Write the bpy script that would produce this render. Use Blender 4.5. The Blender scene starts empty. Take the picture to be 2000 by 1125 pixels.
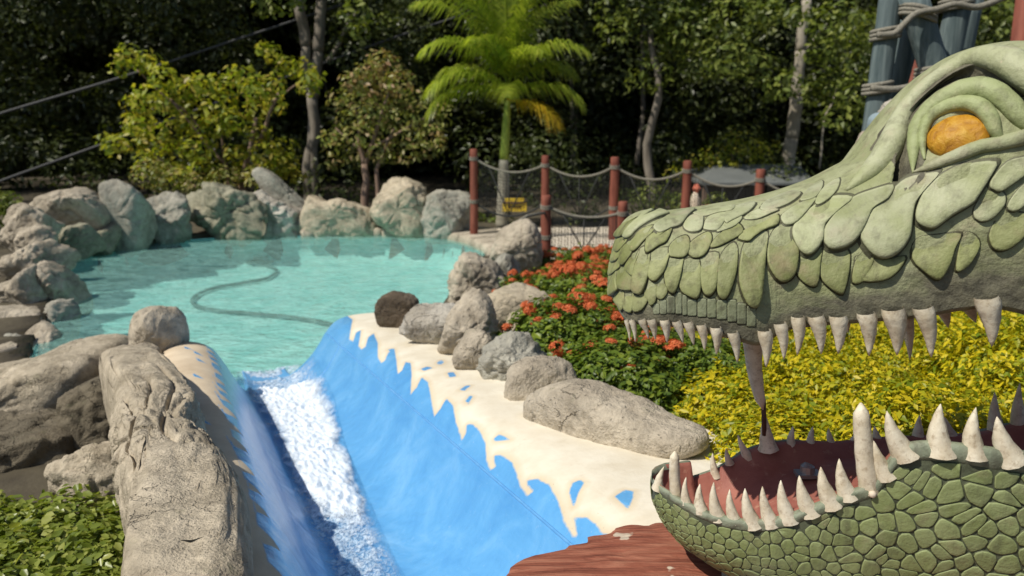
import bpy, bmesh, math, random
import numpy as np
from mathutils import Vector, noise
from mathutils.bvhtree import BVHTree

# ------------------------------------------------------------------ camera, sky, sun, exposure
scene = bpy.context.scene
COL = scene.collection
CAM_Z, PITCH, FOCAL = 2.3, math.radians(11.4), 1556.0
cd = bpy.data.cameras.new("camera"); cam = bpy.data.objects.new("camera", cd); COL.objects.link(cam)
cd.sensor_width = 36.0; cd.lens = 36.0 * FOCAL / 2000.0
cd.clip_start = 0.05; cd.clip_end = 2000
cam.location = (0, 0, CAM_Z); cam.rotation_euler = (math.pi / 2 - PITCH, 0, 0)
scene.camera = cam
cd.dof.use_dof = True; cd.dof.focus_distance = 2.5; cd.dof.aperture_fstop = 3.0

SUN_DIR = Vector((0.52, 0.32, -0.79)).normalized()      # the way the light travels
world = bpy.data.worlds.new("World"); scene.world = world; world.use_nodes = True
wn = world.node_tree.nodes; wl = world.node_tree.links
sky = wn.new("ShaderNodeTexSky"); sky.sky_type = 'NISHITA'; sky.sun_disc = False
sky.sun_elevation = math.asin(-SUN_DIR.z)
sky.sun_rotation = math.atan2(-SUN_DIR.x, -SUN_DIR.y)
bg = wn["Background"]; bg.inputs["Strength"].default_value = 0.085
wl.new(sky.outputs["Color"], bg.inputs["Color"])
sd = bpy.data.lights.new("sun", 'SUN'); sd.energy = 4.6; sd.angle = math.radians(0.55); sd.color = (1.0, 0.94, 0.83)
sun = bpy.data.objects.new("sun", sd); COL.objects.link(sun)
sun.location = (-8, 2, 12); sun.rotation_euler = SUN_DIR.to_track_quat('-Z', 'Y').to_euler()
scene.view_settings.view_transform = 'Standard'; scene.view_settings.look = 'None'
scene.view_settings.exposure = 0.0; scene.view_settings.gamma = 1.0
scene.view_settings.use_curve_mapping = False
scene.render.engine = 'CYCLES'
scene.cycles.use_denoising = True
scene.cycles.max_bounces = 8; scene.cycles.transparent_max_bounces = 24
scene.cycles.diffuse_bounces = 3; scene.cycles.glossy_bounces = 3
scene.cycles.caustics_reflective = False; scene.cycles.caustics_refractive = False

# ------------------------------------------------------------------ surveying helpers: a sight line from the standpoint met with a real surface
def sight(px, py):
    a = (px - 1000) / FOCAL; b = (562.5 - py) / FOCAL
    return Vector((a, math.cos(PITCH) + b * math.sin(PITCH), -math.sin(PITCH) + b * math.cos(PITCH)))
EYE = Vector((0, 0, CAM_Z))
def at_y(px, py, Y):
    d = sight(px, py); return EYE + d * (Y / d.y)
def at_z(px, py, z):
    d = sight(px, py); return EYE + d * ((z - CAM_Z) / d.z)
SLOPE, FOOT = 0.08, 7.3
def at_h(px, py, h):                       # plane of the slide, h above its floor
    d = sight(px, py); t = (h + SLOPE * FOOT - CAM_Z) / (d.z + SLOPE * d.y); return EYE + d * t
SU, SN = Vector((-0.4, 0.9165, 0)), Vector((0.9165, 0.4, 0))
def slide_pt(s, n, h):
    p = SU * s + SN * n; p.z = SLOPE * (FOOT - p.y) + h; return p
def slide_sn(p): return (p.x * SU.x + p.y * SU.y, p.x * SN.x + p.y * SN.y)

# ------------------------------------------------------------------ mesh helpers
def put(o, parent=None):
    COL.objects.link(o)
    if parent is not None: o.parent = parent
    return o
def tag(o, label=None, cat=None, group=None, kind=None):
    if label: o["label"] = label
    if cat: o["category"] = cat
    if group: o["group"] = group
    if kind: o["kind"] = kind
    return o
def empty(name, loc=(0, 0, 0)):
    o = bpy.data.objects.new(name, None); o.location = loc; o.empty_display_size = 0.1
    return put(o)
def mesh(name, V, F, mat, parent=None, smooth=True, origin=None):
    """one mesh object; V in world space, origin = its own origin"""
    off = Vector((0, 0, 0))
    if parent is not None: off = Vector(parent.get("_o", (0, 0, 0)))
    if origin is not None: oo = Vector(origin)
    else: oo = off
    V = np.asarray(V, dtype=np.float64).reshape(-1, 3) - np.array(oo)
    me = bpy.data.meshes.new(name)
    if isinstance(F, np.ndarray):
        n, k = F.shape
        me.vertices.add(len(V)); me.vertices.foreach_set("co", V.astype(np.float32).ravel())
        me.loops.add(n * k); me.loops.foreach_set("vertex_index", F.astype(np.int32).ravel())
        me.polygons.add(n); me.polygons.foreach_set("loop_start", np.arange(0, n * k, k, dtype=np.int32))
        me.polygons.foreach_set("loop_total", np.full(n, k, dtype=np.int32))
        me.update(calc_edges=True); me.validate()
    else:
        me.from_pydata([tuple(v) for v in V], [], F)
    if mat: me.materials.append(mat)
    if smooth: me.polygons.foreach_set("use_smooth", [True] * len(me.polygons))
    o = bpy.data.objects.new(name, me); put(o, parent)
    o.location = oo - off
    return o
def root(name, loc):
    o = empty(name, loc); o["_o"] = tuple(loc); return o
def sub(parent_obj, o):                     # remember a mesh's origin so that its own children can be given in world space
    o["_o"] = tuple(Vector(parent_obj.get("_o", (0, 0, 0))) + o.location); return o
def clean():
    for o in bpy.data.objects:
        if "_o" in o: del o["_o"]

def tube(path, radii, seg=8, caps=True):
    path = [Vector(p) for p in path]; V = []; F = []
    if not hasattr(radii, "__len__"): radii = [radii] * len(path)
    up = Vector((0, 0, 1)); ref = None
    for i, p in enumerate(path):
        t = (path[min(i + 1, len(path) - 1)] - path[max(i - 1, 0)])
        if t.length < 1e-9: t = Vector((0, 0, 1))
        t.normalize()
        if ref is None:
            ref = t.cross(up)
            if ref.length < 0.05: ref = t.cross(Vector((1, 0, 0)))
        ref = ref - t * ref.dot(t)
        if ref.length < 1e-6: ref = t.orthogonal()
        ref.normalize(); b = t.cross(ref)
        for k in range(seg):
            a = 2 * math.pi * k / seg
            V.append(p + (ref * math.cos(a) + b * math.sin(a)) * radii[i])
    for i in range(len(path) - 1):
        for k in range(seg):
            F.append((i * seg + k, i * seg + (k + 1) % seg, (i + 1) * seg + (k + 1) % seg, (i + 1) * seg + k))
    if caps:
        F.append(tuple(range(seg))[::-1]); F.append(tuple((len(path) - 1) * seg + k for k in range(seg)))
    return V, F
def join(parts):
    V = []; F = []
    for v, f in parts:
        o = len(V); V += list(v); F += [tuple(i + o for i in q) for q in f]
    return V, F
def box(c, sx, sy, sz, rz=0.0):
    c = Vector(c); V = []
    for z in (-1, 1):
        for x, y in ((-1, -1), (1, -1), (1, 1), (-1, 1)):
            X, Y = x * sx / 2, y * sy / 2
            V.append(c + Vector((X * math.cos(rz) - Y * math.sin(rz), X * math.sin(rz) + Y * math.cos(rz), z * sz / 2)))
    F = [(3, 2, 1, 0), (4, 5, 6, 7), (0, 1, 5, 4), (1, 2, 6, 5), (2, 3, 7, 6), (3, 0, 4, 7)]
    return V, F
def grid(P, nu, nv, closed_u=False):
    F = []
    for i in range(nu - 1 + (1 if closed_u else 0)):
        for j in range(nv - 1):
            a = i * nv + j; b = ((i + 1) % nu) * nv + j
            F.append((a, b, b + 1, a + 1))
    return P, F
def lerp_tab(tab, x):
    if x <= tab[0][0]: return tab[0][1]
    for (x0, y0), (x1, y1) in zip(tab, tab[1:]):
        if x <= x1:
            t = (x - x0) / (x1 - x0); return y0 + (y1 - y0) * t
    return tab[-1][1]
def smooth_tab(tab, x):
    if x <= tab[0][0]: return tab[0][1]
    if x >= tab[-1][0]: return tab[-1][1]
    for i in range(len(tab) - 1):
        if x <= tab[i + 1][0]:
            x0, y0 = tab[i]; x1, y1 = tab[i + 1]; h = x1 - x0; t = (x - x0) / h
            m0 = (y1 - tab[i - 1][1]) / (x1 - tab[i - 1][0]) if i > 0 else (y1 - y0) / h
            m1 = (tab[i + 2][1] - y0) / (tab[i + 2][0] - x0) if i + 2 < len(tab) else (y1 - y0) / h
            return ((2*t**3 - 3*t**2 + 1) * y0 + (t**3 - 2*t**2 + t) * h * m0 + (-2*t**3 + 3*t**2) * y1 + (t**3 - t**2) * h * m1)
def catmull(pts, n=6, closed=False):
    out = []; m = len(pts)
    pts = [Vector(p) for p in pts]
    for i in range(m if closed else m - 1):
        p0 = pts[(i - 1) % m] if closed or i > 0 else pts[0]
        p1 = pts[i]; p2 = pts[(i + 1) % m]
        p3 = pts[(i + 2) % m] if closed or i + 2 < m else pts[-1]
        for k in range(n):
            t = k / n
            out.append(0.5 * ((2 * p1) + (p2 - p0) * t + (2*p0 - 5*p1 + 4*p2 - p3) * t*t + (3*p1 - p0 - 3*p2 + p3) * t**3))
    if not closed: out.append(pts[-1])
    return out
def poly_sdf(P, pts):
    """signed distance (+ inside) of points P (N,2) to polygon pts"""
    P = np.asarray(P, float); A = np.asarray(pts, float); B = np.roll(A, -1, axis=0)
    d2 = np.full(len(P), 1e18); ins = np.zeros(len(P), bool)
    for a, b in zip(A, B):
        e = b - a; w = P - a; L = max(e @ e, 1e-12)
        t = np.clip((w @ e) / L, 0, 1); q = w - np.outer(t, e)
        d2 = np.minimum(d2, (q * q).sum(1))
        c = (a[1] > P[:, 1]) != (b[1] > P[:, 1])
        if abs(b[1] - a[1]) > 1e-12:
            xi = a[0] + (P[:, 1] - a[1]) * (b[0] - a[0]) / (b[1] - a[1])
            ins ^= c & (P[:, 0] < xi)
    d = np.sqrt(d2); return np.where(ins, d, -d)
def attr(o, name, vals):
    a = o.data.attributes.new(name, 'FLOAT', 'POINT'); a.data.foreach_set("value", np.asarray(vals, np.float32))

# ------------------------------------------------------------------ materials
class NT:
    def __init__(s, name):
        s.m = bpy.data.materials.new(name); s.m.use_nodes = True
        s.t = s.m.node_tree; s.n = s.t.nodes; s.l = s.t.links
        s.b = s.n["Principled BSDF"]; s.out = s.n["Material Output"]
    def node(s, kind, **kw):
        x = s.n.new(kind)
        for k, v in kw.items():
            if k in x.inputs.keys(): x.inputs[k].default_value = v
            else: setattr(x, k, v)
        return x
    def link(s, a, b): s.l.new(a, b)
    def obj(s):
        if not hasattr(s, "_tc"):
            s._tc = s.node("ShaderNodeTexCoord"); oi = s.node("ShaderNodeObjectInfo")
            ma = s.node("ShaderNodeVectorMath", operation='MULTIPLY_ADD'); ma.inputs[1].default_value = (37, 51, 23)
            s.link(oi.outputs["Random"], ma.inputs[0]); s.link(s._tc.outputs["Object"], ma.inputs[2]); s._v = ma.outputs[0]; s._oi = oi
        return s._v
    def noise(s, scale, detail=4, rough=0.55, vec=None, stretch=None, dist=0.0):
        t = s.node("ShaderNodeTexNoise"); t.inputs["Scale"].default_value = scale
        t.inputs["Detail"].default_value = detail; t.inputs["Roughness"].default_value = rough
        t.inputs["Distortion"].default_value = dist
        v = vec or s.obj()
        if stretch:
            mp = s.node("ShaderNodeMapping"); mp.inputs["Scale"].default_value = stretch; s.link(v, mp.inputs[0]); v = mp.outputs[0]
        s.link(v, t.inputs["Vector"]); return t.outputs["Fac"]
    def ramp(s, fac, stops, interp='LINEAR'):
        r = s.node("ShaderNodeValToRGB"); e = r.color_ramp.elements; r.color_ramp.interpolation = interp
        while len(e) < len(stops): e.new(0.5)
        for el, (p, c) in zip(e, stops):
            el.position = p; el.color = (c[0], c[1], c[2], 1) if hasattr(c, "__len__") else (c, c, c, 1)
        s.link(fac, r.inputs[0]); return r.outputs[0]
    def mix(s, fac, a, b, mode='MIX'):
        x = s.node("ShaderNodeMix", data_type='RGBA', blend_type=mode)
        for sock, v in ((x.inputs[0], fac), (x.inputs[6], a), (x.inputs[7], b)):
            if hasattr(v, "is_output"): s.link(v, sock)
            elif hasattr(v, "__len__"): sock.default_value = (v[0], v[1], v[2], 1)
            else: sock.default_value = v
        return x.outputs[2]
    def math(s, op, a, b=0.0, c=0.0, clamp=False):
        x = s.node("ShaderNodeMath", operation=op, use_clamp=clamp)
        for i, v in enumerate((a, b, c)):
            if hasattr(v, "is_output"): s.link(v, x.inputs[i])
            else: x.inputs[i].default_value = v
        return x.outputs[0]
    def bump(s, h, strength=0.5, dist=0.02, normal=None):
        x = s.node("ShaderNodeBump"); x.inputs["Strength"].default_value = strength; x.inputs["Distance"].default_value = dist
        s.link(h, x.inputs["Height"])
        if normal: s.link(normal, x.inputs["Normal"])
        return x.outputs[0]
    def done(s, color=None, rough=0.8, normal=None, spec=0.3):
        if color is not None:
            if hasattr(color, "is_output"): s.link(color, s.b.inputs["Base Color"])
            else: s.b.inputs["Base Color"].default_value = (*color, 1)
        if hasattr(rough, "is_output"): s.link(rough, s.b.inputs["Roughness"])
        else: s.b.inputs["Roughness"].default_value = rough
        s.b.inputs["Specular IOR Level"].default_value = spec
        if normal: s.link(normal, s.b.inputs["Normal"])
        return s.m

def stone_mat(name, light, dark, stain=(0.16, 0.13, 0.09), k=1.0, rough_amt=1.0):
    t = NT(name)
    n1 = t.noise(2.2 * k, 6, 0.6); n2 = t.noise(14 * k, 5, 0.65); n3 = t.noise(70 * k, 3, 0.6)
    c = t.ramp(n1, [(0.30, dark), (0.62, light)])
    st = t.ramp(t.noise(4.1 * k, 6, 0.7, dist=0.6), [(0.50, 0), (0.72, 1)])
    c = t.mix(t.math('MULTIPLY', st, 0.55), c, stain)
    pale = t.ramp(t.noise(6.5 * k, 5, 0.7, dist=0.3), [(0.55, 0), (0.75, 1)])
    c = t.mix(t.math('MULTIPLY', pale, 0.5), c, tuple(min(0.8, v * 1.35) for v in light))
    c = t.mix(0.55, c, t.ramp(n2, [(0.3, 0.45), (0.62, 1.0)]), 'MULTIPLY')
    vo = t.node("ShaderNodeTexVoronoi", feature='DISTANCE_TO_EDGE'); vo.inputs["Scale"].default_value = 2.6 * k
    wp = t.node("ShaderNodeTexNoise"); wp.inputs["Scale"].default_value = 3.0 * k; wp.inputs["Detail"].default_value = 5; t.link(t.obj(), wp.inputs["Vector"])
    va = t.node("ShaderNodeVectorMath", operation='MULTIPLY_ADD'); va.inputs[1].default_value = (0.9, 0.9, 0.9); t.link(wp.outputs["Color"], va.inputs[0]); t.link(t.obj(), va.inputs[2]); t.link(va.outputs[0], vo.inputs["Vector"])
    gate = t.ramp(t.noise(1.7 * k, 3, 0.5), [(0.54, 0), (0.62, 1)])
    crack = t.math('MULTIPLY', t.ramp(vo.outputs["Distance"], [(0.0, 1), (0.022, 0)]), gate)
    c = t.mix(t.math('MULTIPLY', crack, 0.45), c, tuple(v * 0.3 for v in dark))
    pits = t.ramp(t.noise(38 * k, 2, 0.5), [(0.66, 0), (0.74, 1)])
    c = t.mix(t.math('MULTIPLY', pits, 0.5), c, tuple(v * 0.35 for v in dark))
    lich = t.ramp(t.noise(5.2 * k, 5, 0.75, dist=0.8), [(0.60, 0), (0.70, 1)])
    c = t.mix(t.math('MULTIPLY', lich, 0.45), c, (0.20, 0.20, 0.12))
    h = t.math('ADD', t.math('MULTIPLY', n2, 1.0), t.math('MULTIPLY', n3, 0.35))
    h = t.math('SUBTRACT', t.math('SUBTRACT', h, t.math('MULTIPLY', crack, 1.2)), t.math('MULTIPLY', pits, 0.3))
    nb = t.bump(h, 0.75 * rough_amt, 0.045 / k)
    return t.done(c, 0.9, nb, 0.2)
M = {}
M['stone'] = stone_mat('pale_stone', (0.56, 0.49, 0.38), (0.34, 0.29, 0.22))
M['stone_grey'] = stone_mat('grey_stone', (0.44, 0.42, 0.35), (0.26, 0.25, 0.205))
M['stone_green'] = stone_mat('mossy_stone', (0.36, 0.34, 0.25), (0.21, 0.21, 0.145), (0.12, 0.12, 0.07))
M['stone_brown'] = stone_mat('brown_stone', (0.17, 0.13, 0.09), (0.06, 0.045, 0.03), (0.22, 0.2, 0.17))
M['stone_white'] = stone_mat('white_stone', (0.60, 0.56, 0.48), (0.34, 0.30, 0.24), (0.10, 0.075, 0.05))
M['stone_cream'] = stone_mat('cream_stone', (0.58, 0.50, 0.37), (0.40, 0.34, 0.24))
M['stone_near'] = stone_mat('weathered_stone', (0.55, 0.475, 0.36), (0.34, 0.29, 0.21), k=1.6)
M['stone_dark'] = stone_mat('shaded_stone', (0.20, 0.17, 0.12), (0.10, 0.085, 0.06), k=1.2)  # dark stone colour carries the shade of the hollow under the overhang

def leaf_mat(name, cols, trans=0.35, rough=0.45, spec=0.4):
    t = NT(name)
    g = t.node("ShaderNodeNewGeometry"); oi = t.node("ShaderNodeObjectInfo")
    c = t.ramp(g.outputs["Random Per Island"], [(i / max(1, len(cols) - 1), c) for i, c in enumerate(cols)])
    tc = t.node("ShaderNodeTexCoord")
    big = t.noise(0.9, 2, 0.5, vec=tc.outputs["Object"])
    c = t.mix(0.6, c, t.ramp(big, [(0.35, 0.62), (0.65, 1.1)]), 'MULTIPLY')
    t.done(c, rough, None, spec)
    tr = t.node("ShaderNodeBsdfTranslucent"); t.link(t.mix(1.0, c, (1.25, 1.3, 0.6), 'MULTIPLY'), tr.inputs["Color"])
    mx = t.node("ShaderNodeMixShader"); mx.inputs[0].default_value = trans
    t.link(t.b.outputs[0], mx.inputs[1]); t.link(tr.outputs[0], mx.inputs[2]); t.link(mx.outputs[0], t.out.inputs["Surface"])
    return t.m
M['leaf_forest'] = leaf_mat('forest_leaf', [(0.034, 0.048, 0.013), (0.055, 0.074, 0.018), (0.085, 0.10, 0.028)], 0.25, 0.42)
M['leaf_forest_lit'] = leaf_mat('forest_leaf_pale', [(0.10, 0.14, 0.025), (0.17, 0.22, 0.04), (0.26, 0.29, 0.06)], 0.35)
M['leaf_yellow_tree'] = leaf_mat('yellow_green_leaf', [(0.19, 0.27, 0.03), (0.32, 0.37, 0.04), (0.48, 0.47, 0.05), (0.42, 0.33, 0.06)], 0.45)
M['leaf_red_tree'] = leaf_mat('olive_leaf', [(0.19, 0.24, 0.05), (0.30, 0.33, 0.08), (0.36, 0.34, 0.12), (0.36, 0.24, 0.11)], 0.35)
M['leaf_bronze'] = leaf_mat('bronze_leaf', [(0.32, 0.18, 0.08), (0.36, 0.25, 0.11), (0.26, 0.24, 0.08)], 0.35)
M['leaf_palm'] = leaf_mat('palm_leaf', [(0.17, 0.24, 0.025), (0.28, 0.36, 0.035), (0.42, 0.46, 0.07)], 0.45, 0.3)
M['leaf_palm_old'] = leaf_mat('palm_leaf_yellow', [(0.34, 0.27, 0.02), (0.45, 0.33, 0.02), (0.38, 0.22, 0.02)], 0.4, 0.4)
M['leaf_ixora'] = leaf_mat('glossy_green_leaf', [(0.07, 0.12, 0.015), (0.13, 0.20, 0.022), (0.23, 0.29, 0.028)], 0.3, 0.42, 0.4)
M['leaf_gold'] = leaf_mat('golden_leaf', [(0.15, 0.22, 0.012), (0.38, 0.40, 0.014), (0.64, 0.53, 0.016), (0.78, 0.62, 0.02)], 0.35, 0.45)
M['leaf_low'] = leaf_mat('ground_plant_leaf', [(0.14, 0.19, 0.03), (0.26, 0.32, 0.05), (0.42, 0.44, 0.11)], 0.35, 0.35)
M['petal'] = leaf_mat('coral_petal', [(0.55, 0.10, 0.035), (0.70, 0.17, 0.06), (0.74, 0.26, 0.11)], 0.2, 0.6, 0.2)

def plain(name, col, col2=None, scale=8, rough=0.7, bump=0.3, bd=0.01, stretch=None, spec=0.3, detail=5):
    t = NT(name); n = t.noise(scale, detail, 0.6, stretch=stretch)
    c = t.ramp(n, [(0.3, col), (0.7, col2 or col)])
    return t.done(c, rough, t.bump(n, bump, bd) if bump else None, spec)
M['bark'] = plain('grey_bark', (0.13, 0.11, 0.085), (0.25, 0.22, 0.18), 6, 0.9, 0.6, 0.03, (1, 1, 0.3))
M['bark_pale'] = plain('pale_bark', (0.42, 0.38, 0.30), (0.24, 0.21, 0.16), 3, 0.9, 0.4, 0.03)
M['bark_brown'] = plain('brown_bark', (0.16, 0.10, 0.07), (0.28, 0.2, 0.15), 9, 0.9, 0.5, 0.02, (1, 1, 0.3))
M['palm_trunk'] = plain('palm_trunk_grey', (0.36, 0.34, 0.27), (0.22, 0.20, 0.15), 5, 0.85, 0.5, 0.02, (0.4, 0.4, 5))
M['palm_shaft'] = plain('palm_crownshaft_green', (0.20, 0.26, 0.03), (0.30, 0.36, 0.06), 4, 0.5, 0.2, 0.01, (4, 4, 0.4))
M['post_red'] = plain('red_painted_timber', (0.13, 0.035, 0.022), (0.25, 0.08, 0.05), 9, 0.75, 0.6, 0.01, (1, 1, 0.25))
M['rope'] = plain('weathered_rope', (0.15, 0.14, 0.11), (0.29, 0.27, 0.22), 60, 0.95, 0.6, 0.01)
M['rope_dark'] = plain('dark_netting', (0.025, 0.027, 0.026), (0.045, 0.046, 0.044), 20, 0.95, 0)
M['cable'] = plain('steel_cable', (0.05, 0.052, 0.055), (0.09, 0.09, 0.09), 20, 0.6, 0)
M['timber_blue'] = plain('blue_grey_timber', (0.045, 0.07, 0.075), (0.155, 0.195, 0.195), 7, 0.8, 0.6, 0.02, (3, 3, 0.25))
M['lump_blue'] = plain('blue_grey_render', (0.20, 0.27, 0.31), (0.27, 0.33, 0.35), 5, 0.8, 0.2)
M['roof'] = plain('grey_roof_sheet', (0.12, 0.13, 0.125), (0.155, 0.165, 0.16), 1.5, 0.6, 0)
M['hut_wall'] = plain('dark_timber_wall', (0.06, 0.05, 0.04), (0.09, 0.08, 0.06), 5, 0.9, 0.2)
M['sign_yellow'] = plain('yellow_sign_paint', (0.62, 0.42, 0.03), (0.70, 0.50, 0.05), 4, 0.5, 0)
M['sign_ink'] = plain('sign_lettering', (0.16, 0.09, 0.015), (0.2, 0.11, 0.02), 4, 0.6, 0)
M['metal'] = plain('dull_steel', (0.32, 0.32, 0.31), (0.45, 0.45, 0.44), 12, 0.4, 0.1)
M['metal'].node_tree.nodes["Principled BSDF"].inputs["Metallic"].default_value = 0.7
M['rust'] = plain('dark_rusty_rod', (0.05, 0.025, 0.02), (0.12, 0.06, 0.04), 20, 0.8, 0.3)
M['figure_red'] = plain('faded_red_paint', (0.50, 0.12, 0.07), (0.58, 0.18, 0.11), 8, 0.7, 0.1)
M['figure_cream'] = plain('cream_paint', (0.66, 0.58, 0.46), (0.60, 0.48, 0.36), 8, 0.7, 0.1)
M['soil'] = plain('dark_soil', (0.055, 0.045, 0.03), (0.10, 0.085, 0.055), 3, 0.95, 0.8, 0.05)
M['sand'] = plain('pale_sand_path', (0.62, 0.55, 0.44), (0.54, 0.47, 0.37), 4, 0.95, 0.3, 0.02)
M['hill'] = plain('forest_floor', (0.012, 0.016, 0.006), (0.03, 0.035, 0.012), 0.4, 1.0, 0)
M['coping'] = stone_mat('coping_stone', (0.58, 0.51, 0.40), (0.44, 0.38, 0.29))
M['hose'] = plain('dark_pool_hose', (0.05, 0.10, 0.095), (0.08, 0.15, 0.14), 8, 0.6, 0)

# ------------------------------------------------------------------ ground, path, pool
POOL_PX = [(628, 742), (560, 746), (456, 740), (395, 752), (300, 748), (190, 742), (70, 715), (80, 660), (110, 620), (118, 570), (100, 522),
           (140, 503), (225, 487), (285, 477), (400, 467), (500, 463), (600, 461), (700, 459), (780, 460), (850, 463), (905, 472), (945, 488),
           (930, 520), (905, 550), (895, 590), (850, 640), (770, 690), (650, 735)]
POOL = [at_z(x, y, 0.0) for x, y in POOL_PX]
POOL = [Vector((p.x, p.y, 0)) for p in catmull(POOL, 4, True)]
POOL2 = [(p.x, p.y) for p in POOL]

def bed_level(y): return lerp_tab([(-5, 1.05), (2.0, 0.95), (4, 0.72), (7.3, 0.46), (9, 0.30), (11, 0.15), (13, 0.10)], y)
def left_level(y): return lerp_tab([(-5, 0.5), (3, 0.30), (6, 0.15), (8, 0.10)], y)
def ground_level(x, y):
    s, n = x * SU.x + y * SU.y, x * SN.x + y * SN.y
    if y > 45: return 0.1 + min(26.0, (y - 45) * 0.8)
    if y > 13: return 0.10
    zl, zr = left_level(y), bed_level(y)
    t = min(1, max(0, (n - 1.55) / 0.35)); base = zl + (zr - zl) * t
    if s < 8.2 and -0.15 < n < 1.62:
        base = min(base, SLOPE * (FOOT - y) - 0.25)
    return base
def axis(vals):
    out = [vals[0][0]]
    for (a, b, st) in vals:
        k = max(1, int(round((b - a) / st))); out += [a + (b - a) * (i + 1) / k for i in range(k)]
    return out
gx = axis([(-260, -40, 44), (-40, -12, 4), (-12, 6, 0.2), (6, 14, 1), (14, 40, 4), (40, 260, 44)])
gy = axis([(-260, -12, 31), (-12, 0, 3), (0, 18.4, 0.2), (18.4, 50, 2), (50, 90, 4), (90, 300, 30)])
pts2 = np.array([(x, y) for x in gx for y in gy]); sd_pool = poly_sdf(pts2, POOL2)
V = []
for (x, y), s in zip(pts2, sd_pool):
    z = ground_level(x, y)
    if s > 0.02: z = -1.3
    elif abs(x) < 20 and y < 20: z += 0.03 * noise.noise(Vector((x * 1.7, y * 1.7, 0)))
    V.append((x, y, z))
_, F = grid(V, len(gx), len(gy))
ground = mesh('ground', V, F, M['soil']); ground.data.materials.append(M['hill'])
for p in ground.data.polygons:
    if p.center.y > 45: p.material_index = 1
tag(ground, kind='structure')

# pale path beyond the near rope fence and round the far side of the pool
def sheet(name, px, z, mat, zfun=None):
    P = [at_z(x, y, z) for x, y in px]
    bm = bmesh.new(); vs = [bm.verts.new(p) for p in P]; bm.faces.new(vs)
    bmesh.ops.recalc_face_normals(bm, faces=bm.faces)
    if bm.faces[:][0].normal.z < 0: bmesh.ops.reverse_faces(bm, faces=bm.faces)
    bmesh.ops.triangulate(bm, faces=bm.faces)
    me = bpy.data.meshes.new(name); bm.to_mesh(me); bm.free(); me.materials.append(mat)
    return put(bpy.data.objects.new(name, me))
path = sheet('path', [(905, 448), (1000, 445), (1500, 440), (1560, 470), (1300, 512), (1190, 514), (1085, 516), (1040, 505), (985, 490), (950, 474)], 0.145, M['sand'])
tag(path, kind='structure')

# pool basin (painted shell)
FLOOR = -0.62
ring = POOL; nR = len(ring); cx = sum(p.x for p in ring) / nR; cy = sum(p.y for p in ring) / nR
V = []; rows = [(1.0, 0.015), (1.0, -0.3), (0.985, -0.5), (0.95, FLOOR + 0.02), (0.9, FLOOR), (0.6, FLOOR), (0.3, FLOOR), (0.02, FLOOR)]
for f_, z in rows:
    for p in ring: V.append((cx + (p.x - cx) * f_, cy + (p.y - cy) * f_, z))
F = []
for r in range(len(rows) - 1):
    for k in range(nR):
        F.append((r * nR + k, r * nR + (k + 1) % nR, (r + 1) * nR + (k + 1) % nR, (r + 1) * nR + k))
F.append(tuple((len(rows) - 1) * nR + k for k in range(nR)))
t = NT('turquoise_pool_paint')
tc = t.node("ShaderNodeTexCoord"); w = t.noise(1.6, 3, 0.5, vec=tc.outputs["Object"], dist=1.2, stretch=(1, 0.55, 1))
cau = t.node("ShaderNodeTexVoronoi", feature='SMOOTH_F1'); cau.inputs["Scale"].default_value = 2.4
t.link(tc.outputs["Object"], cau.inputs["Vector"])
c = t.ramp(w, [(0.30, (0.26, 0.61, 0.59)), (0.70, (0.46, 0.78, 0.74))])
M['pool'] = t.done(c, 0.6)
basin = mesh('pool_basin', V, F, M['pool']); tag(basin, kind='structure')
for p in basin.data.polygons: pass

# water: a tinted, rippled surface you see through
t = NT('pool_water')
tc = t.node("ShaderNodeTexCoord")
n1 = t.noise(3.4, 3, 0.6, vec=tc.outputs["Object"], stretch=(0.8, 1.6, 1), dist=0.8)
n2 = t.noise(9.0, 3, 0.6, vec=tc.outputs["Object"], stretch=(1.0, 1.4, 1), dist=0.6)
hh = t.math('ADD', n1, t.math('MULTIPLY', n2, 0.35))
nb = t.bump(hh, 0.6, 0.14)
fr = t.node("ShaderNodeFresnel"); fr.inputs["IOR"].default_value = 1.09; t.link(nb, fr.inputs["Normal"])
gl = t.node("ShaderNodeBsdfGlossy"); gl.inputs["Roughness"].default_value = 0.2; t.link(nb, gl.inputs["Normal"])
gl.inputs["Color"].default_value = (0.9, 0.95, 0.95, 1)
tp = t.node("ShaderNodeBsdfTransparent")
t.link(t.ramp(hh, [(0.45, (0.80, 0.95, 0.92)), (0.85, (0.97, 1.0, 0.99))]), tp.inputs["Color"])
df = t.node("ShaderNodeBsdfDiffuse"); df.inputs["Color"].default_value = (0.36, 0.70, 0.64, 1); t.link(nb, df.inputs["Normal"])
m1 = t.node("ShaderNodeMixShader"); t.link(t.ramp(hh, [(0.45, 0.14), (0.95, 0.48)]), m1.inputs[0]); t.link(tp.outputs[0], m1.inputs[1]); t.link(df.outputs[0], m1.inputs[2])
m2 = t.node("ShaderNodeMixShader"); t.link(fr.outputs[0], m2.inputs[0]); t.link(m1.outputs[0], m2.inputs[1]); t.link(gl.outputs[0], m2.inputs[2])
t.link(m2.outputs[0], t.out.inputs["Surface"]); M['water'] = t.m
V = [(p.x, p.y, 0) for p in ring]; V = [(cx + (x - cx) * 1.01, cy + (y - cy) * 1.01, 0) for x, y, _ in V]
F = [tuple(range(len(V)))[::-1]]
water = mesh('pool_water', V, F, M['water'], smooth=False)
if water.data.polygons[0].normal.z < 0: water.data.flip_normals()
tag(water, kind='structure')

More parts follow.
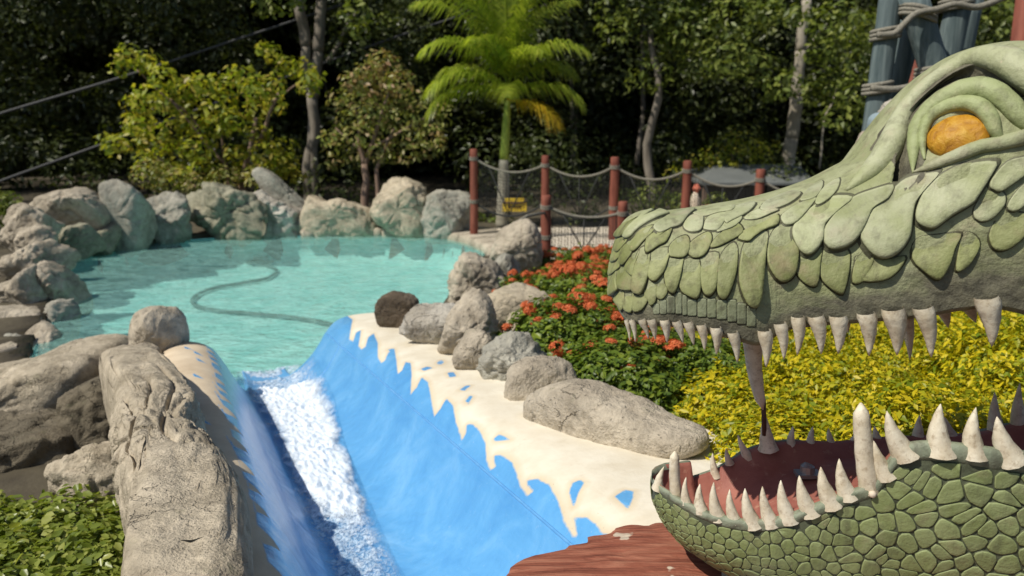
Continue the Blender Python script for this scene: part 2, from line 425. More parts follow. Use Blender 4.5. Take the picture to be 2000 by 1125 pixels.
# pale stone coping along the far and right edge, stone by stone
far = [at_z(x, y, 0.0) for x, y in [(588, 462), (650, 460.5), (715, 459.5), (780, 460), (850, 463), (905, 472), (950, 489), (968, 505)]]
far = catmull(far, 6); cop = root('pool_coping', far[len(far) // 2]); tag(cop, 'pale stone coping along the far rim of the pool below the boulders', 'coping')
wid = lambda i: 0.55 + 0.15 * math.sin(i * 2.1) + (0.5 if i > 22 else 0)
for i in range(0, len(far) - 3, 3):
    seg = far[i:i + 4]; V = []; F = []
    for j, p in enumerate(seg):
        q0 = seg[max(0, j - 1)]; q1 = seg[min(len(seg) - 1, j + 1)]; tdir = (q1 - q0).normalized(); nd = Vector((-tdir.y, tdir.x, 0))
        k = 0.012 if j == 0 else (-0.012 if j == len(seg) - 1 else 0); p = p + tdir * k
        w_ = wid(i + j); zt = 0.16 + 0.015 * noise.noise(p * 3)
        for (a, z) in ((-0.10, -0.05), (-0.13, 0.04), (-0.10, zt - 0.02), (-0.05, zt), (w_ - 0.05, zt + 0.01), (w_, zt - 0.05), (w_, -0.02)):
            V.append(p + nd * a + Vector((0, 0, z)))
    nv = 7
    for j in range(len(seg) - 1):
        for k in range(nv - 1): F.append((j * nv + k, (j + 1) * nv + k, (j + 1) * nv + k + 1, j * nv + k + 1))
    F.append(tuple(range(nv))); F.append(tuple((len(seg) - 1) * nv + k for k in range(nv))[::-1])
    mesh('coping_stone', V, F, M['coping'], cop)

# ------------------------------------------------------------------ the water slide
prof = [(-0.16, 0.40), (-0.10, 0.50), (0.0, 0.545), (0.14, 0.54), (0.25, 0.49), (0.32, 0.40), (0.40, 0.25), (0.47, 0.11), (0.56, 0.02), (0.66, 0.0),
        (0.85, 0.0), (0.97, 0.035), (1.07, 0.11), (1.17, 0.215), (1.25, 0.33), (1.285, 0.395), (1.30, 0.415), (1.36, 0.49), (1.44, 0.54), (1.56, 0.565), (1.75, 0.575), (2.00, 0.575), (2.35, 0.56)]
cl = [Vector((a, b, 0)) for a, b in prof]; fine = []
for i, p in enumerate(catmull(cl, 9)): fine.append((p.x, p.y))
S0, S1 = 1.35, 7.75
sv = [S0 + (S1 - S0) * i / 560 for i in range(561)]
def end_left(s):   # left wall tails off into the pool
    return 1.0 if s < 6.6 else max(0, 1 - ((s - 6.6) / 0.75) ** 2)
def slide_h(s, n, h):
    k = 1.0
    if n < 0.56 and s > 6.3: k = math.sqrt(max(0, 1 - ((s - 6.3) / 1.35) ** 2.4)) if s < 7.65 else 0
    if n > 0.95 and s > 7.3: k = math.sqrt(max(0, 1 - ((s - 7.3) / 0.42) ** 2)) if s < 7.72 else 0
    hh_ = h * k
    if k < 1: hh_ = hh_ - 0.35 * (1 - k)
    return hh_
V = []; sn = []
for s in sv:
    for n, h in fine:
        z = slide_h(s, n, h)
        nn = n
        if n > 1.9: nn = 1.9 + (n - 1.9) * (1.0 if s < 3.4 else max(0.1, 1 - (s - 3.4) / 0.8))
        # gentle hand-trowelled unevenness of the rim
        if h > 0.42: z += 0.008 * noise.noise(Vector((s * 3, n * 4, 3)))
        V.append(slide_pt(s, nn, z)); sn.append((s, nn))
_, F = grid(V, len(sv), len(fine))
F = [f[::-1] for f in F]
t = NT('slide_paint')
at = t.node("ShaderNodeAttribute", attribute_name='blue'); dr = t.node("ShaderNodeAttribute", attribute_name='side')
tc = t.node("ShaderNodeTexCoord"); ov = tc.outputs["Object"]
edge_n = t.math('MULTIPLY', t.math('SUBTRACT', t.noise(30, 3, 0.6, vec=ov), 0.5), 0.010)
e = t.math('ADD', at.outputs["Fac"], edge_n)
mask = t.math('MULTIPLY_ADD', e, 130.0, 0.5, clamp=True)
halo = t.math('MULTIPLY', t.math('MULTIPLY_ADD', e, -28.0, 0.0, clamp=True), 1.0)
blue_n = t.noise(3.0, 5, 0.6, vec=ov, stretch=(1, 1, 1), dist=0.8)
blue = t.ramp(blue_n, [(0.25, (0.085, 0.30, 0.62)), (0.5, (0.12, 0.37, 0.69)), (0.78, (0.20, 0.46, 0.76))])
fl = t.noise(26, 4, 0.7, vec=ov)
blue = t.mix(t.math('MULTIPLY', t.ramp(fl, [(0.62, 0), (0.75, 1)]), 0.25), blue, (0.40, 0.58, 0.78))
cr = t.ramp(t.noise(4, 6, 0.6, vec=ov), [(0.3, (0.60, 0.53, 0.40)), (0.65, (0.74, 0.69, 0.57))])
cr = t.mix(t.math('MULTIPLY', t.ramp(t.noise(9, 5, 0.75, vec=ov), [(0.6, 0), (0.8, 1)]), 0.45), cr, (0.46, 0.37, 0.24))
cr = t.mix(t.math('SUBTRACT', 1.0, halo, clamp=True), cr, t.mix(0.55, cr, (0.55, 0.42, 0.24)))
shaded_tan = t.ramp(t.noise(5, 6, 0.65, vec=ov), [(0.3, (0.52, 0.41, 0.28)), (0.7, (0.66, 0.55, 0.40))])  # left rim: its shade is put into the colour as a darker tan
cr = t.mix(dr.outputs["Fac"], shaded_tan, cr)
scuff = t.ramp(t.noise(55, 4, 0.75, vec=ov), [(0.66, 0), (0.76, 1)])
mask = t.math('MULTIPLY', mask, t.math('SUBTRACT', 1.0, t.math('MULTIPLY', scuff, t.math('MULTIPLY_ADD', e, -10.0, 1.0, clamp=True))), clamp=True)
spots = t.ramp(t.noise(75, 3, 0.6, vec=ov), [(0.70, 0), (0.74, 1)])
cr = t.mix(t.math('MULTIPLY', spots, 0.6), cr, (0.28, 0.22, 0.14))
c = t.mix(mask, cr, blue)
wv = t.node("ShaderNodeTexWave", wave_type='BANDS', bands_direction='DIAGONAL'); wv.inputs["Scale"].default_value = 5.0
wv.inputs["Distortion"].default_value = 9.0; wv.inputs["Detail"].default_value = 3; t.link(ov, wv.inputs["Vector"])
nb = t.bump(t.noise(34, 4, 0.6, vec=ov), 0.25, 0.01)
nb2 = t.bump(t.math('MULTIPLY', wv.outputs["Fac"], mask), 0.07, 0.03, nb)
M['slide'] = t.done(c, t.mix(mask, (0.85, 0.85, 0.85), (0.22, 0.22, 0.22)), nb2, 0.5)
# the painted wave edge, measured along the rim
WAVE = [(640, 590), (689, 624), (684, 649), (682, 663), (690, 667), (696, 649), (705, 645), (703, 660), (700, 675), (706, 683), (714, 677), (719, 659), (730, 651),
        (738, 670), (738, 698), (745, 709), (752, 704), (758, 690), (770, 680), (774, 703), (777, 731), (786, 723), (792, 707), (802, 709), (804, 731), (802, 771),
        (814, 757), (824, 737), (836, 747), (842, 779), (848, 815), (860, 799), (872, 779), (884, 791), (890, 823), (902, 861), (910, 847), (912, 829), (924, 829),
        (938, 843), (948, 867), (950, 899), (958, 919), (968, 911), (965, 899), (966, 890), (980, 889), (1000, 903), (1008, 923), (1016, 951), (1030, 969), (1042, 959),
        (1031, 948), (1030, 939), (1048, 935), (1072, 947), (1090, 979), (1100, 1015), (1118, 1047), (1128, 1047), (1124, 1022), (1122, 1011), (1144, 1011), (1164, 1023), (1176, 1042), (1185, 1090), (1220, 1200)]
BVH = BVHTree.FromPolygons([Vector(v) for v in V], F)
def on_slide(px, py):
    d = sight(px, py).normalized(); h = BVH.ray_cast(EYE, d)
    p = h[0] if h[0] is not None else at_h(px, py, 0.5)
    return slide_sn(p)
wv_sn = [(slide_sn(at_h(x, y, 0.5))) for x, y in WAVE]
wv_sn = [on_slide(x, y) for x, y in WAVE[1:-2]]
poly = [(8.5, wv_sn[0][1])] + wv_sn + [(1.9, 1.45), (0.5, 1.5), (0.5, 0.70), (8.5, 0.70)]
SN2 = np.array(sn); blue_r = poly_sdf(SN2, poly)
drops = [[(632, 85), (655, 68), (668, 82), (648, 97)], [(555, 114), (585, 102), (614, 109), (570, 124)], [(685, 132), (715, 129), (728, 150), (695, 155)],
         [(745, 217), (775, 195), (800, 194), (770, 220)], [(773, 270), (795, 243), (808, 248), (788, 286)], [(910, 457), (935, 433), (960, 442), (992, 461), (920, 467)],
         [(1302, 788), (1279, 720), (1296, 672), (1335, 656), (1352, 670), (1327, 715)], [(1503, 737), (1550, 704), (1593, 711), (1591, 745), (1566, 797), (1536, 768)],
         [(300, 20), (318, 5), (330, 20), (312, 34)], [(395, 20), (418, 14), (430, 28), (405, 32)]]
for d in drops: blue_r = np.maximum(blue_r, poly_sdf(SN2, [on_slide(600 + .4 * x, 675 + .4 * y) for x, y in d]))
rnd = random.Random(5)
lp = [(8.5, 0.26)]; s = 7.6
while s > 1.0:                                   # long combed spikes on the left wall
    a = 0.03 + 0.06 * rnd.random(); st = 0.20 + 0.16 * rnd.random()
    lp += [(s, 0.27 + 0.02 * rnd.random()), (s - 0.02, 0.22), (s + 0.16 + a * .6, 0.27 - a), (s - st * 0.5, 0.22), (s - st * .8, 0.265)]; s -= st
lp += [(0.5, 0.27), (0.5, 0.72), (8.5, 0.72)]
blue_l = poly_sdf(SN2, lp)
for (a, b) in ((6.2, .1), (6.0, .16), (5.2, 0.13), (4.1, .12), (5.75, .17)):
    blue_l = np.maximum(blue_l, poly_sdf(SN2, [(a, b + .02), (a + .12, b - 0.02), (a + .2, b - .05), (a + .08, b - 0.04)]))
bl = np.where(SN2[:, 1] > 0.7, blue_r, blue_l)
V1 = V; F1 = F
sroot = root('water_slide', slide_pt(4.5, 0.75, 0)); tag(sroot, 'blue water slide chute with cream rims painted with curling blue waves', 'water slide')
chute = mesh('chute', V, F, M['slide'], sroot)
attr(chute, 'blue', bl); attr(chute, 'side', (SN2[:, 1] > 0.7).astype(float))
M['bead'] = plain('blue_sealant_bead', (0.09, 0.30, 0.62), (0.16, 0.40, 0.70), 20, 0.35, 0.2)
v, f = tube([slide_pt(s, 1.293, slide_h(s, 1.293, 0.405) + 0.001) for s in [1.4 + i * (5.85 / 60) for i in range(61)]], 0.007, 6); mesh('seam_bead', v, f, M['bead'], sroot)
v, f = tube([slide_pt(6.55 + 0.12 * math.sin((n - 0.9) * 4), n, h + 0.001) for n, h in fine if 0.95 < n < 1.29], 0.004, 5); mesh('joint_bead', v, f, M['bead'], sroot)
# outer face under the rims, down to the soil
for n0, h0, n1, nm in ((-0.16, 0.40, -0.22, 'rim_side'),):
    V = []; ss = sv[::20]
    for s in ss:
        for (n, h) in ((n0, slide_h(s, n0, h0)), (n1, -0.4)): V.append(slide_pt(s, n, h))
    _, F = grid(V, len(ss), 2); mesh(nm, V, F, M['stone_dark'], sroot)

# water running down the chute
V = []; foam = []; edg = []; ss = [S0 + (7.75 - S0) * i / 640 for i in range(641)]; nn = 90
FO = [(488, 770), (520, 756), (590, 758), (660, 785), (705, 840), (715, 900), (712, 960), (730, 1010), (690, 1000), (640, 975), (600, 945), (568, 905), (535, 850), (500, 800)]
FO_sn = [slide_sn(at_h(x, y, 0.03)) for x, y in FO]
lo = []
for s in ss:
    nr = lerp_tab([(1.3, 0.86), (3.3, 0.86), (5.0, 0.98), (6.0, 1.10), (7.0, 1.16), (7.75, 1.16)], s)
    nl = lerp_tab([(1.3, 0.535), (3.5, 0.535), (5.6, 0.56), (6.6, 0.50), (7.75, 0.47)], s)
    for j in range(nn):
        k = j / (nn - 1); n = nl + (nr - nl) * k
        h = smooth_tab(prof, n)
        lo.append((s, n, h, k))
sdf = poly_sdf([(a[0], a[1]) for a in lo], FO_sn)
for (s, n, h, k), d in zip(lo, sdf):
    p = Vector((s * 5, n * 9, 0)); edge = math.sin(math.pi * k) ** 0.4
    rip = noise.fractal(p, 0.6, 2.0, 4); rip2 = noise.noise(Vector((s * 16, n * 30, 7)))
    rag = noise.fractal(Vector((s * 2.2, n * 3.6, 11)), 0.7, 2.1, 4); f_ = max(0, min(1, 0.60 + (d + 0.13 * rag) / 0.22)); f_ = f_ * f_ * (3 - 2 * f_)
    tail = max(0, min(1, (s - 6.35) / 0.5))
    lift = (0.010 + 0.010 * rip + (0.035 * (0.5 + 0.5 * rip2) * f_) + 0.012 * tail * rip2 + 0.02 * f_) * edge
    q = slide_pt(s, n, h + max(0.004, lift))
    if s > 7.3: q.z = min(q.z, 0.012 + 0.01 * rip2)
    V.append(q); foam.append(f_ * 0.80 + 0.15 * rip2 * f_ + (0.22 if s < 5.0 else 0.22 * max(0, 1 - (s - 5) / 0.8)) * edge + 0.24 * tail); k2 = min(k, 1 - k) / 0.28 + 0.45 * noise.fractal(Vector((s * 4, n * 6, 21)), 0.7, 2.1, 4) - 0.12; edg.append(max(0, min(1, k2)))
_, F = grid(V, len(ss), nn); F = [f[::-1] for f in F]
t = NT('running_water')
fa = t.node("ShaderNodeAttribute", attribute_name='foam'); tc = t.node("ShaderNodeTexCoord"); ov = tc.outputs["Object"]
rot = t.node("ShaderNodeMapping"); rot.inputs["Rotation"].default_value = (0, 0, -math.radians(23.6)); rot.inputs["Scale"].default_value = (1.5, 0.8, 1); t.link(ov, rot.inputs[0])
ng = t.noise(34, 5, 0.7, vec=rot.outputs[0], dist=0.8); ng2 = t.noise(9, 4, 0.6, vec=rot.outputs[0], dist=0.6)
m = t.math('ADD', t.math('MULTIPLY', fa.outputs["Fac"], 0.56), t.math('ADD', t.math('MULTIPLY', ng, 0.95), t.math('MULTIPLY', ng2, 0.72)))
ea = t.node("ShaderNodeAttribute", attribute_name='edge'); mask = t.math('MULTIPLY', t.math('MULTIPLY_ADD', m, 2.4, -2.0, clamp=True), t.math('MULTIPLY_ADD', ea.outputs["Fac"], 1.4, 0.0, clamp=True))
nb = t.bump(t.math('ADD', ng, t.math('MULTIPLY', ng2, 1.2)), 0.55, 0.02)
t.done((0.76, 0.83, 0.90), 0.6, nb, 0.5)
tp = t.node("ShaderNodeBsdfTransparent"); tp.inputs["Color"].default_value = (0.95, 0.98, 1.0, 1)
gl = t.node("ShaderNodeBsdfGlossy"); gl.inputs["Roughness"].default_value = 0.1; t.link(nb, gl.inputs["Normal"])
fr = t.node("ShaderNodeFresnel"); fr.inputs["IOR"].default_value = 1.33; t.link(nb, fr.inputs["Normal"])
dfb = t.node("ShaderNodeBsdfDiffuse"); dfb.inputs["Color"].default_value = (0.42, 0.66, 0.88, 1); t.link(nb, dfb.inputs["Normal"])
m0 = t.node("ShaderNodeMixShader"); t.link(t.math('MULTIPLY', t.ramp(ng, [(0.38, 0.02), (0.62, 0.75)]), t.math('MULTIPLY', ea.outputs["Fac"], 1.0, clamp=True)), m0.inputs[0]); t.link(tp.outputs[0], m0.inputs[1]); t.link(dfb.outputs[0], m0.inputs[2])
m1 = t.node("ShaderNodeMixShader"); t.link(t.math('MULTIPLY', fr.outputs[0], 0.35), m1.inputs[0]); t.link(m0.outputs[0], m1.inputs[1]); t.link(gl.outputs[0], m1.inputs[2])
m2 = t.node("ShaderNodeMixShader"); t.link(mask, m2.inputs[0]); t.link(m1.outputs[0], m2.inputs[1]); t.link(t.b.outputs[0], m2.inputs[2])
t.link(m2.outputs[0], t.out.inputs["Surface"]); M['flow'] = t.m
flow = mesh('slide_water', V, F, M['flow']); attr(flow, 'foam', foam); attr(flow, 'edge', edg)
tag(flow, 'white foaming water rushing down the blue chute into the pool', 'water', kind='stuff')

# hose and cleaner head on the pool floor
HZ = FLOOR + 0.05
hp = [at_z(x, y, HZ) for x, y in [(512, 516), (540, 527), (522, 543), (478, 552), (420, 562), (383, 577), (378, 594), (420, 606), (500, 613), (580, 621), (640, 632), (700, 648), (735, 668)]]
hp = [Vector((p.x, p.y, HZ)) for p in catmull(hp, 8)]
hose = root('pool_vacuum', hp[0]); tag(hose, 'dark pool vacuum with a long winding hose lying under water', 'pool vacuum')
v, f = tube(hp, 0.032, 8); mesh('hose', v, f, M['hose'], hose)
h0 = hp[0]
v, f = join([box(h0 + Vector((-0.05, 0.1, 0.02)), 0.55, 0.34, 0.12, 0.2), box(h0 + Vector((-0.05, 0.1, 0.11)), 0.30, 0.18, 0.10, 0.2)]); mesh('cleaner_head', v, f, M['hose'], hose, smooth=False)

# ------------------------------------------------------------------ boulders
def boulder(name, label, px, where, thick, mat, cat='boulder', group=None, seed=0, ex=0.62, amp=0.05, N=112, R=46, parent=None, chisel=0.7, front=None, grain=0.0, grow=1.0):
    """solid boulder whose outline is surveyed on the plane 'where' and which bulges by 'thick' to both sides of it"""
    if callable(where): fn = where
    elif hasattr(where, "__len__"):
        (xa, ya), (xb, yb) = where
        fn = lambda x, y: at_y(x, y, ya + (yb - ya) * (x - xa) / (xb - xa))
    else: fn = lambda x, y: at_y(x, y, where)
    mx, my = sum(p[0] for p in px) / len(px), sum(p[1] for p in px) / len(px)
    px = [(mx + (x - mx) * grow, my + (y - my) * grow) for x, y in px]
    O = [fn(x, y) for x, y in px]
    c = Vector((sum(p.x for p in O), sum(p.y for p in O), sum(p.z for p in O))) / len(O)
    nrm = Vector((0, 0, 0))
    for a, b in zip(O, O[1:] + O[:1]): nrm += (a - c).cross(b - c)
    nrm.normalize()
    if nrm.dot(EYE - c) < 0: nrm = -nrm
    ux = nrm.orthogonal().normalized(); uy = nrm.cross(ux)
    P2 = [((p - c).dot(ux), (p - c).dot(uy)) for p in O]
    sm = catmull([Vector((a, b, 0)) for a, b in P2], 5, True); P2 = [(p.x, p.y) for p in sm]
    def rad(th):
        dx, dy = math.cos(th), math.sin(th); best = 0
        for (x0, y0), (x1, y1) in zip(P2, P2[1:] + P2[:1]):
            ex_, ey_ = x1 - x0, y1 - y0; den = dx * ey_ - dy * ex_
            if abs(den) < 1e-12: continue
            tt = (x0 * ey_ - y0 * ex_) / den; u = (x0 * dy - y0 * dx) / den
            if tt > best and -1e-6 <= u <= 1 + 1e-6: best = tt
        return best
    rads = [rad(2 * math.pi * k / N) for k in range(N)]; size = sum(rads) / N
    if max(rads) > 1.7 * size: chisel = 0.0
    rr = random.Random(seed * 7 + 3); offs = Vector((rr.uniform(-50, 50), rr.uniform(-50, 50), rr.uniform(-50, 50)))
    cuts = []
    for _ in range(11):                                    # broken faces
        d = Vector((rr.gauss(0, 1), rr.gauss(0, 1), rr.gauss(0, 1))); d = d.normalized(); cuts.append((d, rr.uniform(0.55, 0.9)))
    V = []
    for j in range(R + 1):
        ph = -math.pi / 2 + math.pi * j / R
        cr = abs(math.cos(ph)) ** ex; sr = math.copysign(abs(math.sin(ph)) ** ex, ph)
        tk = thick if sr < 0 or front is None else front
        for k in range(N):
            th = 2 * math.pi * k / N; bl_ = min(1.0, cr * 1.25) ** 1.5; r = (size * 0.9 + (rads[k] - size * 0.9) * bl_) * cr; r = min(r, rads[k] * (0.35 + 0.65 * cr))
            p = c + ux * (math.cos(th) * r) + uy * (math.sin(th) * r) + nrm * (sr * tk)
            q = p - c
            if chisel:
                for d, lim in cuts:
                    e = q.dot(d) - lim * size * 1.05
                    if e > 0 and abs(d.dot(nrm)) > 0.3: q = q - d * (e * chisel)
            sc = 1.0 / max(size, 0.05)
            n1 = noise.fractal((q + offs) * 1.3 * sc, 0.9, 2.1, 5)
            n2 = abs(noise.noise((q + offs * 2) * 2.2 * sc))
            vd = noise.voronoi((q + offs) * 1.15 * sc + Vector((n1, -n1, n1)) * 0.25)[0]; gap = vd[1] - vd[0]
            n3 = noise.fractal((q + offs) * 6.0 * sc, 0.8, 2.1, 3)
            dirn = (q.normalized() if q.length > 1e-6 else nrm)
            if grain:
                s_, n_ = slide_sn(c + q); wq = Vector((s_ * 1.1 + 0.5 * noise.noise(Vector((s_ * 2, n_ * 3, 4))), n_ * 9 + 1.5 * noise.noise(Vector((s_ * 1.6, n_ * 2, 8))), 2))
                g_ = noise.fractal(wq, 0.8, 2.2, 4); g2_ = abs(noise.noise(wq * 0.6 + Vector((5, 5, 5)))); q = q + nrm * (grain * g_ - grain * 2.2 * max(0, 0.10 - g2_) * 10)
            V.append(c + q + dirn * size * (amp * n1 * 1.5 - amp * 1.0 * max(0, 0.16 - n2) * 4 + amp * 0.30 * n3 - min(0.6, amp * 9) * 0.10 * max(0, 1 - gap / 0.10)))
    F = []
    for j in range(R):
        for k in range(N):
            F.append((j * N + k, j * N + (k + 1) % N, (j + 1) * N + (k + 1) % N, (j + 1) * N + k))
    zmin = min(v.z for v in V)
    o = mesh(name, V, F, mat, parent, origin=None if parent else (c.x, c.y, zmin))
    bm = bmesh.new(); bm.from_mesh(o.data); bmesh.ops.remove_doubles(bm, verts=bm.verts, dist=1e-5); bmesh.ops.recalc_face_normals(bm, faces=bm.faces); bm.to_mesh(o.data); bm.free()
    if parent is None: tag(o, label, cat, group)
    return o
RK = 'boulder'
G1, G2, G3, G4 = 'boulders edging the slide', 'boulders on the left bank of the pool', 'boulders behind the pool', 'boulders beside the flower bed'
onr = lambda h: (lambda x, y: at_h(x, y, h))
rocks = [
 # right edge of the slide, near to far
 ('long smooth pale boulder lying like a log beside the cream rim', [(1048, 800), (1055, 770), (1090, 752), (1150, 752), (1220, 780), (1300, 825), (1345, 845), (1357, 868), (1350, 888), (1300, 905), (1275, 926), (1200, 897), (1110, 862), (1052, 832)], ((1050, 3.95), (1350, 3.25)), 0.17, 'stone', G1, 0.03),
 ('rounded pale grey boulder just above the long log boulder', [(988, 758), (1000, 722), (1040, 705), (1100, 708), (1138, 735), (1130, 765), (1090, 790), (1060, 812), (1020, 800), (994, 785)], 4.35, 0.2, 'stone', G1, 0.04),
 ('craggy brown boulder wedged behind the rounded grey one', [(936, 702), (955, 680), (985, 660), (1030, 650), (1062, 675), (1072, 705), (1050, 730), (1000, 762), (955, 750), (938, 728)], 4.8, 0.22, 'stone_grey', G1, 0.11),
 ('small grey pointed boulder resting on the cream rim', [(886, 702), (892, 680), (925, 641), (955, 655), (968, 690), (945, 716), (897, 716)], 5.05, 0.16, 'stone', G1, 0.05),
 ('tall tan boulder leaning to the right on the rim', [(856, 694), (878, 622), (905, 582), (930, 569), (962, 592), (972, 640), (965, 675), (920, 690), (885, 698)], 5.5, 0.2, 'stone', G1, 0.06),
 ('white boulder with brown stains on the slide rim', [(781, 638), (790, 605), (815, 586), (860, 590), (888, 602), (884, 645), (866, 682), (850, 690), (830, 674), (795, 652)], 5.95, 0.24, 'stone_white', G1, 0.05),
 ('small dark brown boulder at the pool end of the rim', [(736, 612), (744, 580), (768, 571), (812, 580), (815, 605), (800, 632), (745, 636)], 6.65, 0.22, 'stone_brown', G1, 0.04),
 ('broad flat cream boulder between pool and red flowers', [(925, 590), (950, 570), (990, 561), (1060, 569), (1090, 590), (1075, 606), (1045, 620), (1040, 655), (1010, 680), (965, 680), (945, 640)], 6.6, 0.5, 'stone_cream', G4, 0.04),
 ('low cream boulder face below the broad flat one', [(985, 650), (1000, 612), (1030, 606), (1045, 630), (1050, 680), (1010, 700), (980, 690)], 5.9, 0.3, 'stone_cream', G4, 0.04),
 ('cracked grey boulder standing in the pool edge', [(880, 560), (886, 525), (905, 495), (935, 500), (972, 528), (985, 562), (955, 585), (925, 600), (890, 605)], 9.4, 0.5, 'stone', G4, 0.09),
 ('brown shaded boulder under the pale peaked one', [(962, 520), (978, 495), (1000, 497), (1016, 528), (1014, 562), (990, 572), (960, 565)], 9.9, 0.4, 'stone_grey', G4, 0.06),
 ('pale peaked boulder beside the near rope post', [(958, 505), (975, 458), (1004, 430), (1025, 424), (1048, 448), (1057, 480), (1052, 525), (1015, 540), (970, 530)], 10.9, 0.45, 'stone', G4, 0.05),
 # far side
 ('tall cream boulder with a slanting top behind the coping', [(720, 455), (735, 400), (758, 350), (776, 345), (824, 374), (831, 410), (828, 460), (770, 462)], 17.2, 0.5, 'stone_cream', G3, 0.05),
 ('round grey boulder next to the leftmost far post', [(825, 420), (832, 393), (850, 380), (885, 372), (915, 378), (922, 405), (920, 462), (880, 468), (830, 462)], 16.9, 0.5, 'stone_grey', G3, 0.05),
 ('low cream boulder with a pointed left horn', [(598, 455), (600, 398), (606, 381), (624, 396), (655, 391), (700, 402), (726, 415), (728, 440), (722, 458), (660, 460)], 17.3, 0.4, 'stone_cream', G3, 0.05),
 ('leaning blue grey slab boulder above the layered rock', [(500, 345), (514, 332), (540, 348), (575, 380), (600, 406), (600, 440), (575, 435), (540, 400)], 17.6, 0.25, 'stone_grey', G3, 0.04),
 ('pale jagged boulder under the leaning slab', [(470, 400), (485, 352), (505, 358), (540, 392), (580, 410), (602, 430), (600, 458), (560, 464), (500, 462)], 17.3, 0.4, 'stone_white', G3, 0.11),
 ('wide dark layered rock face behind the pool', [(352, 465), (360, 395), (388, 378), (396, 363), (450, 368), (490, 385), (520, 410), (548, 440), (550, 464), (450, 468)], 16.9, 0.55, 'stone_green', G3, 0.10),
 ('mottled boulder between the upright slab and layered rock', [(280, 472), (284, 400), (310, 383), (345, 388), (362, 405), (368, 462), (330, 474)], 16.3, 0.45, 'stone_grey', G3, 0.08),
 ('upright smooth slab boulder, tallest on the left far side', [(193, 405), (198, 372), (228, 355), (278, 352), (288, 364), (289, 420), (287, 478), (255, 490), (230, 470), (212, 445)], 15.4, 0.5, 'stone_grey', G3, 0.03),
 ('broad pale boulder left of the upright slab', [(68, 405), (95, 385), (140, 372), (175, 383), (198, 408), (204, 432), (182, 455), (120, 462), (92, 435)], 14.8, 0.5, 'stone', G3, 0.04),
 ('greenish shaded boulder at the waterline below the broad pale one', [(100, 470), (120, 448), (180, 440), (200, 470), (185, 494), (130, 512), (105, 500)], 14.2, 0.45, 'stone_green', G2, 0.05),
 ('dark wedge boulder at the waterline under the upright slab', [(175, 470), (190, 440), (215, 440), (240, 480), (225, 492), (180, 498)], 14.7, 0.4, 'stone_green', G2, 0.05),
 ('knobbly boulder at the top of the left bank', [(14, 442), (20, 415), (50, 401), (85, 405), (108, 440), (104, 470), (60, 490), (20, 482)], 13.2, 0.5, 'stone', G2, 0.07),
 ('small pale boulder below the knobbly one', [(38, 480), (58, 452), (90, 440), (112, 458), (110, 490), (70, 505), (42, 505)], 12.7, 0.4, 'stone', G2, 0.07),
 ('grey brown boulder in the middle of the left bank', [(6, 548), (12, 510), (50, 490), (80, 474), (108, 472), (128, 498), (125, 530), (80, 550), (30, 560)], 11.7, 0.45, 'stone', G2, 0.08),
 ('large angular boulder with a lit top on the left bank', [(2, 592), (18, 552), (50, 545), (78, 520), (100, 590), (96, 610), (60, 615), (20, 612)], 10.3, 0.5, 'stone', G2, 0.05),
 ('brown weathered boulder leaning into the pool', [(70, 560), (78, 524), (95, 512), (122, 528), (148, 575), (157, 596), (150, 615), (110, 620), (85, 600)], 10.5, 0.45, 'stone', G2, 0.06),
 ('dark cracked boulder at the waterline on the left', [(82, 630), (98, 598), (130, 596), (148, 620), (146, 655), (125, 680), (100, 668)], 9.5, 0.4, 'stone_grey', G2, 0.09),
 ('flat grooved boulder at the left picture edge', [(-40, 640), (-20, 610), (50, 610), (85, 625), (88, 645), (50, 665), (-20, 672)], 9.2, 0.45, 'stone', G2, 0.05),
 ('tilted boulder with a lit left edge near the water', [(44, 680), (60, 642), (88, 627), (108, 645), (122, 690), (110, 710), (60, 712)], 8.6, 0.4, 'stone', G2, 0.05),
 ('small dark boulder between tilted boulder and picture edge', [(-10, 690), (0, 658), (26, 650), (50, 676), (58, 705), (30, 725), (-10, 725)], 8.3, 0.4, 'stone_grey', G2, 0.05),
 ('half hidden boulder in the lower left corner of the bank', [(-60, 730), (-30, 690), (10, 684), (32, 700), (30, 730), (-20, 750)], 7.7, 0.4, 'stone', G2, 0.05),
 # near left
 ('big smooth overhanging boulder at the left picture edge', [(-120, 780), (-40, 735), (40, 718), (100, 692), (170, 681), (210, 692), (212, 730), (190, 765), (130, 805), (60, 832), (-40, 850), (-110, 840)], 6.0, 0.6, 'stone_near', G2, 0.045),
 ('boulder coloured in shade in the hollow under the overhang', [(-80, 850), (0, 832), (70, 832), (150, 850), (160, 930), (150, 1010), (60, 1040), (-80, 1030)], 5.0, 0.5, 'stone_dark', G2, 0.06),
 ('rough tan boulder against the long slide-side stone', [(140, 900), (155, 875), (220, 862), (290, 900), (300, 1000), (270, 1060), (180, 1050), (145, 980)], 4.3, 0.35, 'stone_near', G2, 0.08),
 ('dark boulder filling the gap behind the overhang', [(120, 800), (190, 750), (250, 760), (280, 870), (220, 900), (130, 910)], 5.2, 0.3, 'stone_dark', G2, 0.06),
 ('carved stub of stone like a cut log on the left rim', [(258, 700), (262, 655), (270, 616), (295, 600), (330, 601), (357, 621), (356, 660), (352, 705), (310, 715)], 6.05, 0.28, 'stone', G1, 0.03),
 ('low wedge stone between carved stub and long stone', [(205, 720), (225, 698), (270, 676), (310, 690), (332, 722), (300, 745), (230, 750)], 5.7, 0.25, 'stone', G1, 0.05),
]
for i, (lab, px, where, th, mat, grp, amp) in enumerate(rocks):
    boulder(RK, lab, px, where, th, M[mat], group=grp, seed=i + 1, amp=amp * (1.35 if grp in (G2, G3) else 1.1), ex=0.52 if grp in (G2, G3) else 0.6, chisel=0.85 if grp in (G2, G3) else 0.6, grow=1.11 if grp in (G2, G3) else 1.06)
